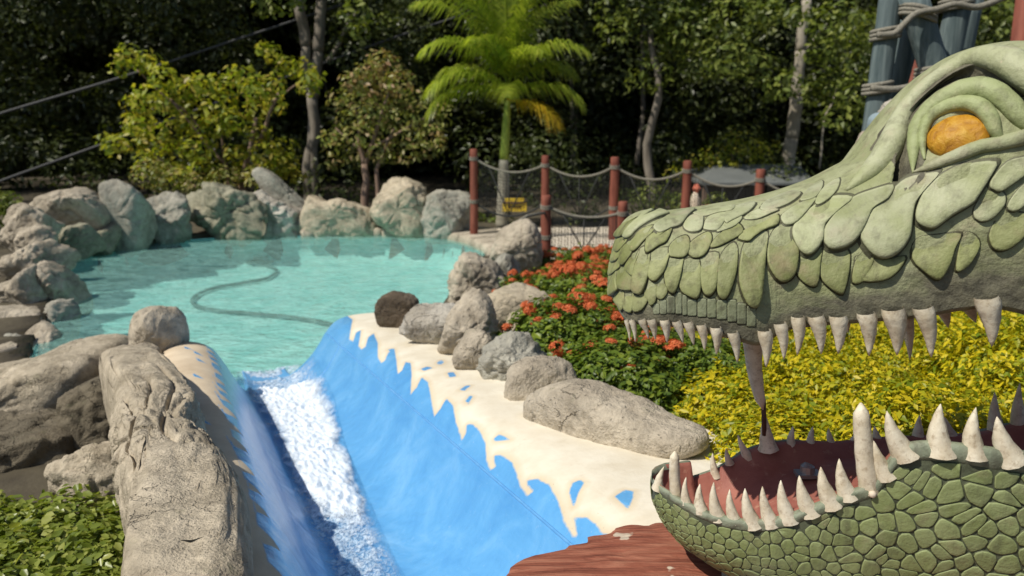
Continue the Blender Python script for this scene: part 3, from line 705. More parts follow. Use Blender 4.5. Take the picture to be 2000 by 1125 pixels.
# the long stone running down the left side of the slide, lying in the plane of the rim
long_px = [(192, 712), (230, 697), (300, 702), (335, 735), (372, 775), (392, 830), (394, 868), (442, 925), (474, 980), (492, 1050), (496, 1120), (490, 1250), (400, 1330), (240, 1260), (240, 1120), (257, 1040), (240, 950), (220, 870), (222, 790), (200, 745)]
boulder('boulder', 'huge long weathered stone running beside the left rim of the slide', long_px, onr(0.62), 0.34, M['stone_near'], group=G1, seed=77, ex=0.72, amp=0.075, N=260, R=130, front=0.19, grain=0.017)
# red wood-grain mound that carries the sculpture
t = NT('red_wood_grain')
tc = t.node("ShaderNodeTexCoord"); mp = t.node("ShaderNodeMapping"); mp.inputs["Rotation"].default_value = (0, 0, math.radians(-28)); mp.inputs["Scale"].default_value = (1.2, 9, 3); t.link(tc.outputs["Object"], mp.inputs[0])
g1 = t.noise(4, 6, 0.65, vec=mp.outputs[0], dist=0.7); g2 = t.noise(40, 4, 0.6, vec=tc.outputs["Object"])
c = t.ramp(g1, [(0.30, (0.12, 0.035, 0.022)), (0.45, (0.27, 0.085, 0.05)), (0.68, (0.40, 0.17, 0.105))])
c = t.mix(t.ramp(t.noise(7, 3, 0.5, vec=tc.outputs["Object"]), [(0.68, 0), (0.70, 1)]), c, (0.62, 0.52, 0.40))
M['red_wood'] = t.done(c, 0.75, t.bump(t.math('ADD', g1, t.math('MULTIPLY', g2, 0.15)), 0.9, 0.02), 0.3)
red_px = [(960, 1190), (990, 1128), (1060, 1082), (1150, 1045), (1220, 1030), (1290, 1024), (1420, 1022), (1700, 1030), (2000, 1060), (2300, 1120), (2200, 1500), (1500, 1500), (1050, 1350)]
boulder('plinth', 'red brown plinth with carved wood grain under the crocodile', red_px, lambda x, y: at_z(x, y, 0.94), 0.55, M['red_wood'], cat='plinth', seed=5, ex=0.5, amp=0.045, N=160, R=50, front=0.03, chisel=0)

# ------------------------------------------------------------------ crocodile sculpture
def skin_mat(name, pale, olive, warm, dirt, k=1.0, dirt_amt=0.6):
    t = NT(name)
    tc = t.node("ShaderNodeTexCoord"); gm = t.node("ShaderNodeNewGeometry"); ov = gm.outputs["Position"]
    n1 = t.noise(7 * k, 5, 0.6, vec=ov, dist=0.4); n2 = t.noise(30 * k, 5, 0.65, vec=ov); n3 = t.noise(120 * k, 3, 0.6, vec=ov)
    c = t.ramp(n1, [(0.32, olive), (0.62, pale)])
    c = t.mix(t.math('MULTIPLY', t.ramp(t.noise(11 * k, 4, 0.6, vec=ov), [(0.55, 0), (0.72, 1)]), 0.55), c, warm)
    c = t.mix(t.math('MULTIPLY', t.ramp(n2, [(0.52, 0), (0.72, 1)]), dirt_amt), c, dirt)
    drip = t.ramp(t.noise(9 * k, 4, 0.6, vec=ov, stretch=(2.6, 2.6, 0.35)), [(0.56, 0), (0.70, 1)])
    c = t.mix(t.math('MULTIPLY', drip, 0.58), c, dirt)
    chip = t.ramp(t.noise(48 * k, 3, 0.6, vec=ov), [(0.69, 0), (0.73, 1)])
    c = t.mix(t.math('MULTIPLY', chip, 0.55), c, tuple(min(0.6, v * 1.4) for v in warm))
    oi = t.node("ShaderNodeObjectInfo")
    c = t.mix(0.8, c, t.ramp(oi.outputs["Random"], [(0, 0.80), (1, 1.08)]), 'MULTIPLY')
    rim = t.node("ShaderNodeAttribute", attribute_name='rim'); rf = rim.outputs["Fac"]
    pale_edge = t.math('MULTIPLY', t.ramp(rf, [(0.0, 0), (0.30, 1), (0.62, 1), (0.80, 0)]), 0.35)  # paler band along the upper edge of each scale
    c = t.mix(pale_edge, c, tuple(min(0.7, v * 1.15) for v in pale))
    c = t.mix(t.math('MULTIPLY', t.ramp(rf, [(0.62, 0), (0.95, 1)]), 0.85), c, tuple(v * 0.45 for v in dirt))  # scale edges dark: groove dirt plus painted-in occlusion shade
    h = t.math('ADD', t.math('MULTIPLY', n1, 1.6), t.math('ADD', n2, t.math('MULTIPLY', n3, 0.12)))
    return t.done(c, 0.62, t.bump(h, 0.32, 0.014 / k), 0.4)
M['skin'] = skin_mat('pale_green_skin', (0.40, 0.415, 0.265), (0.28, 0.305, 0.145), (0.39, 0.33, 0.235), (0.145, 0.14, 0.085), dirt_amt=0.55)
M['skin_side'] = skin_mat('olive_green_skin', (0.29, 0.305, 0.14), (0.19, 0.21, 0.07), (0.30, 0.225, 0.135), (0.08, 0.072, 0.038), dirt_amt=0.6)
M['skin_base'] = skin_mat('stained_green_skin', (0.26, 0.28, 0.18), (0.16, 0.18, 0.09), (0.26, 0.21, 0.15), (0.07, 0.065, 0.04), dirt_amt=0.9)
t = NT('weathered_green_skin'); gm = t.node("ShaderNodeNewGeometry"); ov = gm.outputs["Position"]
n1 = t.noise(7, 5, 0.6, vec=ov, dist=0.4); n2 = t.noise(30, 5, 0.65, vec=ov); n3 = t.noise(120, 3, 0.6, vec=ov)
c = t.ramp(n1, [(0.32, (0.23, 0.25, 0.115)), (0.62, (0.34, 0.355, 0.205))])
c = t.mix(t.math('MULTIPLY', t.ramp(t.noise(11, 4, 0.6, vec=ov), [(0.55, 0), (0.72, 1)]), 0.55), c, (0.32, 0.26, 0.18))
c = t.mix(t.math('MULTIPLY', t.ramp(n2, [(0.50, 0), (0.70, 1)]), 0.6), c, (0.12, 0.115, 0.065))
st = t.node("ShaderNodeAttribute", attribute_name='stain')  # lip stain, plus shade painted into the brow groove
sm_ = t.math('ADD', st.outputs["Fac"], t.math('MULTIPLY', t.math('SUBTRACT', t.noise(9, 5, 0.7, vec=ov, stretch=(0.7, 1, 1.6)), 0.5), 1.1))
c = t.mix(t.ramp(sm_, [(0.35, 0), (0.75, 1)]), c, t.ramp(n2, [(0.35, (0.065, 0.06, 0.042)), (0.65, (0.16, 0.15, 0.10))]))
M['head'] = t.done(c, 0.66, t.bump(t.math('ADD', t.math('MULTIPLY', n1, 1.6), t.math('ADD', n2, t.math('MULTIPLY', n3, 0.15))), 0.45, 0.016), 0.35)
M['jaw_scale'] = skin_mat('mossy_green_scale', (0.25, 0.29, 0.13), (0.18, 0.22, 0.075), (0.26, 0.23, 0.13), (0.11, 0.12, 0.06), 1.2, 0.5)
M['jaw_base'] = skin_mat('dark_green_groove', (0.11, 0.125, 0.075), (0.07, 0.08, 0.045), (0.11, 0.095, 0.06), (0.03, 0.03, 0.02), 1.2)
M['jaw_lip'] = skin_mat('grey_green_gum', (0.25, 0.28, 0.20), (0.17, 0.20, 0.13), (0.25, 0.23, 0.17), (0.08, 0.08, 0.055), 1.4)
M['lid'] = skin_mat('green_eyelid', (0.34, 0.38, 0.19), (0.24, 0.28, 0.11), (0.40, 0.38, 0.22), (0.12, 0.12, 0.06))
t = NT('ivory_tooth'); gm = t.node("ShaderNodeNewGeometry"); ov = gm.outputs["Position"]
c = t.ramp(t.noise(18, 5, 0.65, vec=ov), [(0.30, (0.50, 0.42, 0.29)), (0.62, (0.72, 0.66, 0.52))])
c = t.mix(t.math('MULTIPLY', t.ramp(t.noise(60, 4, 0.7, vec=ov), [(0.52, 0), (0.70, 1)]), 0.62), c, (0.27, 0.19, 0.11))
M['tooth'] = t.done(c, 0.55, t.bump(t.noise(50, 4, 0.6, vec=ov), 0.35, 0.006), 0.4)
t = NT('mouth_red_paint'); gm = t.node("ShaderNodeNewGeometry"); ov = gm.outputs["Position"]
c = t.ramp(t.noise(9, 5, 0.6, vec=ov), [(0.3, (0.24, 0.075, 0.055)), (0.7, (0.36, 0.14, 0.10))])
c = t.mix(t.math('MULTIPLY', t.ramp(t.noise(26, 4, 0.7, vec=ov), [(0.60, 0), (0.72, 1)]), 0.6), c, (0.50, 0.30, 0.20))
M['mouth'] = t.done(c, 0.6, t.bump(t.noise(40, 4, 0.6, vec=ov), 0.3, 0.008), 0.4)
t = NT('amber_eye_paint'); gm = t.node("ShaderNodeNewGeometry"); ov = gm.outputs["Position"]
n1 = t.noise(30, 5, 0.65, vec=ov, dist=0.5)
c = t.ramp(n1, [(0.30, (0.24, 0.095, 0.006)), (0.5, (0.42, 0.20, 0.010)), (0.7, (0.52, 0.30, 0.035))])
M['eye'] = t.done(c, 0.55, t.bump(n1, 0.6, 0.012), 0.4)

X0 = at_y(1190, 540, 2.3).x
YC = lambda X: 2.30 - 0.04 * (X - 0.3)
def tipk(X, L, e=2.4):
    t_ = min(1, max(0, (X - X0) / L)); return (1 - (1 - t_) ** e) ** (1 / e)
W_TAB = [(0.25, 0.225), (0.45, 0.235), (0.62, 0.262), (0.72, 0.250), (0.9, 0.28), (1.15, 0.33), (1.4, 0.38), (1.8, 0.42), (2.4, 0.42)]
def W(X): return smooth_tab(W_TAB, X) * tipk(X, 0.16)
def near_y(X): return YC(X) - W(X)
def px_near(px, py, fy):                    # sight line met with the near flank
    Y = 2.0
    for _ in range(8): p = at_y(px, py, Y); Y = fy(p.x)
    return at_y(px, py, Y)
top_px = [(1196, 505), (1202, 470), (1212, 448), (1235, 425), (1265, 413), (1300, 414), (1330, 411), (1400, 401), (1500, 381), (1590, 352), (1653, 321), (1685, 302), (1717, 259), (1771, 192), (1813, 149), (1842, 127), (1877, 104), (1920, 88), (1956, 85), (2000, 91), (2080, 112), (2200, 150), (2500, 200)]
TOP = []
for x, y in top_px:
    p = at_y(x, y, 2.28); TOP.append((p.x, p.z))
lip_px = [(1196, 610), (1215, 622), (1240, 626), (1300, 630), (1345, 636), (1400, 648), (1440, 658), (1480, 668), (1500, 662), (1535, 640), (1600, 630), (1700, 622), (1800, 614), (1880, 600), (1940, 596), (2000, 606), (2100, 640), (2250, 680)]
LIP = sorted([(lambda p: (p.x, p.z))(px_near(x, y, near_y)) for x, y in lip_px])
LIP = [(-1, LIP[0][1])] + LIP
X1 = 2.15
def up_pt(X, a):
    """upper head: a from 0 (near lip) over the crown to pi (far lip)"""
    w_ = W(X); zt = smooth_tab(TOP, X); zl = smooth_tab(LIP, X)
    k = tipk(X, 0.05, 2.2); mid = zl + (zt - zl) * 0.45
    zt2 = mid + (zt - mid) * k; zl2 = mid + (zl - mid) * k
    e = 2 / lerp_tab([(0.25, 2.5), (0.6, 2.6), (1.0, 2.7), (1.3, 2.9), (2.2, 2.6)], X)
    ca, sa = math.cos(a), math.sin(a)
    y = YC(X) - w_ * math.copysign(abs(ca) ** e, ca)
    z = zl2 + (zt2 - zl2) * max(0, sa) ** e
    return Vector((X, y, z))
croc = root('crocodile_sculpture', (1.2, 2.3, 0.9)); tag(croc, 'green concrete crocodile head with open toothy mouth and amber eye', 'sculpture')
us = [X0 + 0.0006 + (X1 - X0) * (i / 250) ** 1.2 for i in range(251)]; na = 161
V = []
for X in us:
    for j in range(na):
        # denser samples near the lips, where the superellipse turns fast
        u = j / (na - 1); a = math.pi * (u - 0.10 * math.sin(4 * math.pi * u) / (2 * math.pi) * 1.0)
        p = up_pt(X, min(math.pi, max(0, a)))
        p += (p - Vector((X, YC(X), p.z))).normalized() * (0.004 * noise.noise(p * 14)) if (p - Vector((X, YC(X), p.z))).length > 1e-4 else Vector((0, 0, 0))
        V.append(p)
_, F = grid(V, len(us), na)
base_n = len(V)
F.append(tuple((len(us) - 1) * na + j for j in range(na)))
HEAD_BVH = BVHTree.FromPolygons(V, F)
# the deep arc over the eyelids and the eye socket are cut into the head
def cut_line(px, w, depth):
    P = []
    for q in catmull([Vector((x, y, 0)) for x, y in px], 6):
        h = HEAD_BVH.ray_cast(EYE, sight(q.x, q.y).normalized())
        if h[0] is not None: P.append(h[0])
    A = np.array([tuple(p) for p in P])
    for i, p in enumerate(V):
        if p.x < 0.9 or p.y > YC(p.x): continue
        dd = np.sqrt(((A - np.array(p)) ** 2).sum(1)).min()
        if dd < w:
            u = 1 - dd / w; V[i] = p + Vector((0.0, 1.0, -0.25)) * (depth * u * u * (3 - 2 * u))
cut_line([(1768, 345), (1772, 310), (1775, 273), (1782, 231), (1800, 205), (1832, 176), (1871, 149), (1906, 136), (1938, 140), (1966, 154), (2000, 181), (2050, 230)], 0.034, 0.085)
cut_line([(1850, 268), (1868, 262), (1890, 254)], 0.075, 0.05)
# lip underside and palate
rows = []
for X in us:
    a, b = up_pt(X, 0), up_pt(X, math.pi); r_ = []
    for k_, dz in ((0.0, 0.0), (0.015, -0.012), (0.05, -0.010), (0.12, 0.022), (0.30, 0.06), (0.5, 0.08), (0.70, 0.06), (0.88, 0.022), (0.95, -0.010), (0.985, -0.012), (1.0, 0.0)):
        q = a.lerp(b, k_); q.z += dz * min(1, W(X) / 0.2); r_.append(q)
    rows += r_
PV, PF = grid(rows, len(us), 11)
upper = mesh('upper_jaw', V, F, M['head'], croc); sub(croc, upper)
stain_shade = []
for p in V:
    zt, zl = smooth_tab(TOP, p.x), smooth_tab(LIP, p.x); q = (p.z - zl) / max(0.05, min(0.5, zt - zl))
    stain_shade.append(max(0, 1 - q / 0.46))
GV = np.array([tuple(h[0]) for h in (HEAD_BVH.ray_cast(EYE, sight(q.x, q.y).normalized()) for q in catmull([Vector((x, y, 0)) for x, y in [(1768, 345), (1775, 273), (1782, 231), (1800, 205), (1832, 176), (1871, 149), (1906, 136), (1938, 140), (1966, 154), (2000, 181)]], 6)) if h[0] is not None])
for i_, p in enumerate(V):
    if p.x > 1.0 and p.y < YC(p.x):
        w_ = np.abs(GV[:, 0] - p.x) + np.abs(GV[:, 2] - p.z)
        if w_.min() < 0.03: stain_shade[i_] = 1.6  # shade of the groove painted dark through this value
attr(upper, 'stain', stain_shade)
pal = mesh('palate', PV, [f[::-1] for f in PF], M['mouth'], upper); pal.data.materials.append(M['skin_base'])
for i_, p_ in enumerate(pal.data.polygons): p_.material_index = 1 if (i_ % 10) in (0, 1, 8, 9) else 0

def hit_head(px, py, bvh=HEAD_BVH):
    d = sight(px, py).normalized(); h = bvh.ray_cast(EYE, d)
    if h[0] is None:
        h = bvh.find_nearest(EYE + d * 2.3)
    n = h[1]
    if n.dot(d) > 0: n = -n
    return h[0], n
def scale_mesh(pts, nrms, T, raise_dir=None, lo=0.35, skirt=1.075):
    """domed scale on a surface: pts = outline points on it, nrms their normals"""
    n = len(pts); c = sum(pts, Vector()) / n; nm = sum(nrms, Vector()).normalized()
    R_ = sum((p - c).length for p in pts) / n
    V = []; F = []
    rings = [(skirt, -0.15), (skirt - 0.005, 0.04), (1.0, 0.06), (0.985, 0.50), (0.955, 0.88), (0.86, 1.0), (0.55, 1.0)]  # outer rings lie flat as a dark band, painted like occlusion
    for f_, h in rings:
        for p, q in zip(pts, nrms):
            d = p - c; w_ = 1.0
            if raise_dir is not None: w_ = lo + (1 - lo) * min(1, max(0, 0.5 + 0.55 * d.dot(raise_dir) * (1.0) / R_))
            base = c + d * f_
            bul = (1 - f_ * f_) * (sum(((c - p_).dot(nm) for p_ in pts)) / n) * 0
            V.append(base + (q * f_ + nm * (1 - f_)).normalized() * (T * h * (w_ if h > 0 else 1)))
    V.append(c + nm * T * ((0.55 + lo * 0.45) if raise_dir is not None else 1.0))
    for r in range(len(rings) - 1):
        for k in range(n):
            F.append((r * n + k, r * n + (k + 1) % n, (r + 1) * n + (k + 1) % n, (r + 1) * n + k))
    L = (len(rings) - 1) * n
    for k in range(n): F.append((L + k, L + (k + 1) % n, len(V) - 1))
    return V, F
def rim_attr(o, n):
    vals = [1.0] * (4 * n) + [0.45] * n + [0.0] * n + [0.0] * n + [0.0]; attr(o, 'rim', vals)
cA = lambda P: [(1180 + .2311 * x, 400 + .2311 * y) for x, y in P]
cB = lambda P: [(1400 + .3021 * x, 330 + .3021 * y) for x, y in P]
cC = lambda P: [(1660 + .32015 * x, 280 + .32015 * y) for x, y in P]
SA = [[(340, 75), (430, 58), (530, 92), (470, 110), (380, 150), (300, 205), (240, 270), (190, 265), (230, 190), (300, 120)],
 [(200, 150), (330, 95), (290, 130), (220, 190), (170, 250), (140, 270), (110, 260), (150, 190)],
 [(440, 170), (540, 100), (640, 62), (750, 55), (700, 100), (640, 175), (560, 200), (490, 230), (445, 210)],
 [(680, 165), (730, 100), (820, 85), (830, 150), (810, 215), (740, 228), (690, 205)],
 [(850, 185), (880, 110), (980, 70), (1030, 90), (1000, 160), (950, 215), (860, 205)],
 [(770, 65), (860, 45), (1000, 32), (1090, 20), (1060, 58), (960, 70), (870, 95), (800, 85)],
 [(360, 370), (370, 270), (430, 190), (500, 235), (560, 210), (520, 310), (460, 345), (385, 395)],
 [(250, 300), (300, 220), (420, 185), (390, 250), (340, 300), (280, 370), (245, 385), (225, 350)],
 [(140, 450), (150, 370), (200, 290), (245, 285), (240, 340), (235, 400), (180, 490), (150, 490)],
 [(560, 420), (560, 350), (620, 290), (690, 270), (715, 320), (705, 400), (660, 440), (590, 435)],
 [(710, 370), (760, 300), (870, 240), (900, 300), (860, 400), (800, 440), (740, 430)],
 [(910, 345), (960, 270), (1060, 190), (1125, 170), (1160, 240), (1050, 310), (960, 350)],
 [(380, 580), (375, 480), (400, 410), (540, 380), (530, 470), (500, 560), (440, 630), (400, 620)],
 [(250, 600), (265, 480), (310, 390), (375, 385), (380, 460), (370, 600), (330, 720), (290, 735), (250, 700)],
 [(515, 600), (530, 480), (560, 445), (655, 450), (655, 520), (630, 640), (590, 730), (540, 700)],
 [(640, 640), (660, 530), (700, 480), (790, 475), (808, 600), (805, 720), (775, 775), (720, 760), (660, 720)],
 [(815, 600), (815, 500), (850, 440), (955, 430), (955, 560), (940, 690), (890, 750), (840, 720)],
 [(960, 640), (970, 500), (1020, 400), (1090, 350), (1120, 420), (1110, 560), (1070, 700), (1020, 775), (970, 740)],
 [(120, 680), (110, 600), (150, 520), (230, 590), (245, 640), (240, 710), (160, 710)],
 [(205, 560), (185, 515), (240, 420), (290, 400), (260, 500), (250, 590)],
 [(345, 740), (372, 640), (435, 645), (438, 720), (438, 800), (400, 840), (375, 800)],
 [(442, 665), (500, 620), (530, 680), (530, 740), (490, 790), (450, 770)],
 [(250, 820), (250, 735), (320, 760), (365, 745), (370, 800), (320, 880), (260, 890)],
 [(175, 820), (175, 730), (242, 735), (242, 820), (235, 900), (180, 880)],
 [(98, 760), (140, 720), (168, 760), (165, 870), (120, 900), (90, 860)],
 [(50, 660), (72, 565), (106, 545), (108, 640), (125, 705), (90, 750), (58, 755)],
 [(80, 400), (110, 330), (148, 355), (138, 420), (110, 465), (72, 475)],
 [(62, 480), (120, 465), (132, 520), (104, 555), (58, 595), (56, 530)],
 [(110, 300), (150, 282), (195, 292), (160, 350), (120, 395), (92, 360)]]
SB = [[(150, 720), (160, 580), (200, 470), (270, 430), (320, 440), (310, 560), (290, 720), (260, 850), (235, 875), (190, 840)],
 [(335, 600), (345, 480), (400, 385), (480, 390), (518, 480), (518, 600), (490, 680), (430, 715), (380, 690)],
 [(500, 420), (520, 350), (600, 270), (720, 195), (860, 200), (780, 280), (700, 360), (685, 450), (640, 520), (590, 545), (540, 510)],
 [(520, 660), (530, 565), (600, 555), (672, 520), (665, 600), (650, 720), (620, 750), (560, 720)],
 [(678, 690), (685, 565), (705, 535), (838, 535), (850, 640), (820, 770), (790, 795), (720, 750)],
 [(150, 440), (180, 400), (300, 350), (380, 305), (385, 365), (300, 400), (240, 440), (210, 465), (160, 455)],
 [(430, 340), (430, 295), (520, 235), (630, 195), (600, 250), (520, 340), (460, 360)],
 [(185, 318), (260, 265), (390, 268), (340, 295), (260, 325)],
 [(50, 295), (120, 250), (240, 228), (200, 285), (100, 335), (65, 350)],
 [(290, 258), (335, 205), (480, 155), (535, 170), (480, 220), (400, 255), (330, 270)],
 [(545, 200), (595, 135), (675, 85), (678, 130), (640, 185), (580, 205)],
 [(645, 205), (695, 125), (785, 70), (775, 140), (720, 200), (660, 232)],
 [(5, 380), (60, 335), (155, 315), (120, 368), (40, 400), (8, 405)],
 [(880, 720), (900, 600), (960, 540), (1010, 560), (990, 640), (940, 720)]]
SC = [[(75, 580), (90, 510), (150, 400), (250, 300), (340, 220), (460, 192), (535, 192), (470, 270), (405, 360), (385, 440), (365, 560), (300, 650), (220, 695), (140, 670)],
 [(412, 460), (422, 380), (475, 270), (565, 195), (700, 135), (880, 120), (845, 210), (775, 320), (735, 370), (620, 440), (520, 510), (450, 500)],
 [(855, 260), (872, 212), (960, 115), (1062, 85), (1150, 70), (1100, 160), (1000, 240), (920, 290), (880, 280)],
 [(755, 430), (772, 372), (850, 290), (930, 305), (940, 370), (870, 450), (810, 475), (770, 460)],
 [(385, 700), (420, 590), (540, 565), (670, 555), (635, 640), (600, 740), (540, 820), (470, 790)],
 [(645, 740), (690, 570), (750, 560), (790, 620), (735, 720), (665, 775)],
 [(60, 820), (40, 720), (70, 690), (200, 715), (325, 690), (300, 760), (230, 820), (130, 840)],
 [(960, 380), (1030, 280), (1120, 220), (1180, 240), (1100, 340), (1010, 410)],
 [(850, 560), (900, 470), (1000, 430), (1090, 450), (1060, 560), (960, 640), (880, 640)]]
big4 = [(1611, 463), (1615, 442), (1642, 408), (1666, 387), (1700, 374), (1742, 364), (1733, 390), (1704, 410), (1690, 440), (1671, 470), (1648, 484), (1624, 486), (1612, 475)]
plates = []
for x0, x1, yt, yb in [(415, 468, 835, 925), (472, 528, 800, 925), (532, 598, 770, 920), (604, 656, 740, 925), (662, 700, 760, 935), (704, 782, 800, 940), (790, 866, 790, 950), (872, 946, 790, 955), (952, 1036, 805, 970), (1044, 1120, 800, 990), (1124, 1200, 830, 1010), (1204, 1280, 850, 1030)]:
    plates.append([(x0, yt + 12), (x0 + 8, yt), (x1 - 8, yt), (x1, yt + 12), (x1, yb - 8), (x1 - 8, yb), (x0 + 8, yb), (x0, yb - 8)])
UP2 = Vector((0.45, 0, -0.89))
for grp, mode in (([cA(p) for p in SA], 'a'), ([cB(p) for p in SB], 'b'), ([cC(p) for p in SC] + [big4], 'c'), ([cA(p) for p in plates], 'p')):
    for i, poly in enumerate(grp):
        # smooth the outline, drop it on to the head
        P3 = [Vector((x, y, 0)) for x, y in poly]; sm = catmull(P3, 3, True) if mode != 'p' else P3
        pc = sum(sm, Vector()) / len(sm); pts = []; nr = []
        for p in sm:
            q = pc + (p - pc) * ({'a': 1.14, 'b': 1.12, 'c': 1.07}.get(mode, 1.0))
            h, n_ = hit_head(q.x, q.y); pts.append(h); nr.append(n_)
        area = sum((a - b).length for a, b in zip(pts, pts[1:] + pts[:1])) / 4
        T = {'a': 0.15, 'b': 0.18, 'c': 0.22, 'p': 0.07}[mode] * area
        T = min(T, 0.036)
        v, f = scale_mesh(pts, nr, T, UP2 if mode != 'p' else None, -0.12)
        # lay the inner rings over the real curve of the head
        n = len(pts)
        c0 = sum(pts, Vector()) / n; hc = HEAD_BVH.find_nearest(c0); lift = (hc[0] - c0)
        for r, k_ in ((4, 0.12), (5, 0.33), (6, 0.72)):
            for k in range(n): v[r * n + k] = v[r * n + k] + lift * k_
        v[-1] = v[-1] + lift
        zc_ = c0.z
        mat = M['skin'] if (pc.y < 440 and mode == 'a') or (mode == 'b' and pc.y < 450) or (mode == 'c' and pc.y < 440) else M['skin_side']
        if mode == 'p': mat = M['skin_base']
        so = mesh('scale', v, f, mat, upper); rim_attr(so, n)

# brow, eyelids and eye: rolls of concrete laid on the head
def roll(name, px, rad, mat, out=0.0, seg=14, flat=1.0, parent=None, sub_n=6):
    P = catmull([Vector((x, y, r)) for (x, y), r in zip(px, rad)], sub_n); path = []; rr = []; nn_ = []
    for p in P:
        h, n_ = hit_head(p.x, p.y); r = p.z * 2.1 / FOCAL
        path.append(h + n_ * (out * r)); rr.append(max(0.002, r)); nn_.append(n_)
    V = []; F = []
    for i, p in enumerate(path):
        tn = (path[min(i + 1, len(path) - 1)] - path[max(i - 1, 0)]).normalized(); n_ = (nn_[i] - tn * nn_[i].dot(tn)).normalized(); b = tn.cross(n_)
        for k in range(seg):
            a = 2 * math.pi * k / seg; wob = 1 + 0.06 * noise.noise(Vector((i * 0.3, k, 2)))
            V.append(p + (b * math.cos(a) + n_ * (math.sin(a) * flat)) * rr[i] * wob)
    for i in range(len(path) - 1):
        for k in range(seg): F.append((i * seg + k, i * seg + (k + 1) % seg, (i + 1) * seg + (k + 1) % seg, (i + 1) * seg + k))
    F.append(tuple(range(seg))[::-1]); F.append(tuple((len(path) - 1) * seg + k for k in range(seg)))
    return mesh(name, V, F, mat, parent or upper)
brow = [(1652, 372), (1690, 343), (1722, 312), (1742, 275), (1756, 235), (1780, 196), (1818, 160), (1852, 137), (1888, 117), (1926, 110), (1962, 118), (2000, 137), (2050, 170), (2090, 215)]
roll('brow', brow, [4, 18, 27, 27, 21, 17, 16, 17, 20, 23, 28, 32, 34, 26], M['skin'], out=-0.05, flat=0.95)
roll('eyelid_fold', [(1783, 338), (1784, 300), (1788, 262), (1796, 238), (1818, 212), (1850, 190), (1884, 176), (1916, 172), (1945, 182), (1970, 202), (1995, 230), (2030, 262)], [1, 10, 15, 16, 19, 21, 22, 22, 21, 20, 18, 8], M['lid'], out=0.02, flat=0.9)
roll('upper_eyelid', [(1806, 312), (1802, 280), (1806, 252), (1822, 228), (1850, 211), (1884, 203), (1914, 210), (1934, 232), (1944, 258), (1960, 280)], [2, 7, 10, 12, 14, 15, 16, 15, 11, 3], M['lid'], out=0.20)
roll('lower_eyelid', [(1783, 336), (1815, 326), (1850, 312), (1885, 298), (1915, 287), (1955, 280), (2000, 268), (2050, 250)], [1, 8, 11, 13, 13, 13, 14, 10], M['skin'], out=0.25, flat=0.8)
eh, en = hit_head(1868, 260)
V = []; F = []; ex = Vector((1, 0, 0)); ez = en.cross(ex).normalized(); ex = ez.cross(en).normalized()
if ez.z < 0: ez = -ez
ra, rb = 57 * 2.0 / FOCAL, 46 * 2.0 / FOCAL; rot_ = math.radians(-14)
for j in range(25):
    ph = -math.pi / 2 + math.pi * j / 24
    for k in range(40):
        a = 2 * math.pi * k / 40; x, y = ra * math.cos(a) * math.cos(ph), rb * math.sin(a) * math.cos(ph)
        x, y = x * math.cos(rot_) - y * math.sin(rot_), x * math.sin(rot_) + y * math.cos(rot_)
        p = eh - en * 0.020 + ex * x + ez * y + en * (0.034 * math.sin(ph)); V.append(p + en * 0.003 * noise.noise(p * 40))
for j in range(24):
    for k in range(40): F.append((j * 40 + k, j * 40 + (k + 1) % 40, (j + 1) * 40 + (k + 1) % 40, (j + 1) * 40 + k))
ey = mesh('eye', V, F, M['eye'], upper)

def tooth(bpx, tpx, wpx, Y, parent, sink=0.35, curve=0.12, blunt=0.0, seg=10, dy=0.0, mat=None, name='tooth', neck=0.0):
    b = at_y(*bpx, Y); tp = at_y(*tpx, Y); tp.y += dy
    ax = tp - b; L = ax.length; d = ax.normalized(); r0 = wpx / 2 * Y / FOCAL
    b = b - d * (L * sink * 0.5); side = Vector((1, 0, 0)) * curve * L; V = []; F = []; n = 9; Lt = (tp - b).length
    rs = random.Random(int(bpx[0] * 13 + bpx[1]))
    ux = d.orthogonal().normalized(); uy = d.cross(ux)
    for i in range(n + 1):
        u = i / n
        r = r0 * ((1 - u) ** 0.78 * 0.97 + 0.03) * (1 + 0.10 * max(0, 1 - u * 5))
        if neck: r *= neck + (1 - neck) * min(1, u / 0.16)
        if blunt: r = r0 * (1 - (0.28 if blunt < 2 else 0.62) * u) * (1 if u < 0.86 else math.sqrt(max(0.02, 1 - ((u - 0.86) / 0.14) ** 2)))
        c = b.lerp(tp, u) + side * (math.sin(math.pi * u) * -0.5)
        for k in range(seg):
            a = 2 * math.pi * k / seg; V.append(c + (ux * math.cos(a) + uy * math.sin(a)) * r * (1 + 0.07 * rs.uniform(-1, 1)))
    for i in range(n):
        for k in range(seg): F.append((i * seg + k, i * seg + (k + 1) % seg, (i + 1) * seg + (k + 1) % seg, (i + 1) * seg + k))
    F.append(tuple(n * seg + k for k in range(seg)))
    return mesh(name, V, F, mat or M['tooth'], parent)
def ylip(bpx, inset=-0.008):
    p = px_near(bpx[0], bpx[1], near_y); return near_y(p.x) + inset
UT = [((1224, 630), (1230, 668), 11), ((1235, 630), (1241, 669), 15), ((1254, 628), (1267, 662), 18), ((1272, 628), (1280, 664), 21), ((1298, 630), (1303, 670), 23), ((1322, 632), (1334, 670), 21),
      ((1344, 634), (1355, 675), 23), ((1370, 640), (1376, 685), 23), ((1398, 646), (1399, 693), 27), ((1432, 656), (1440, 708), 26), ((1493, 654), (1496, 717), 33), ((1524, 640), (1531, 703), 30),
      ((1558, 628), (1557, 694), 32), ((1594, 626), (1604, 692), 38), ((1636, 626), (1637, 691), 40), ((1692, 622), (1697, 695), 41), ((1744, 614), (1752, 694), 52), ((1804, 612), (1819, 698), 45), ((1928, 592), (1937, 677), 52)]
for b, tt, w_ in UT: tooth(b, tt, w_ * 1.04, ylip(b), upper, 0.30, -0.10, neck=0.72)
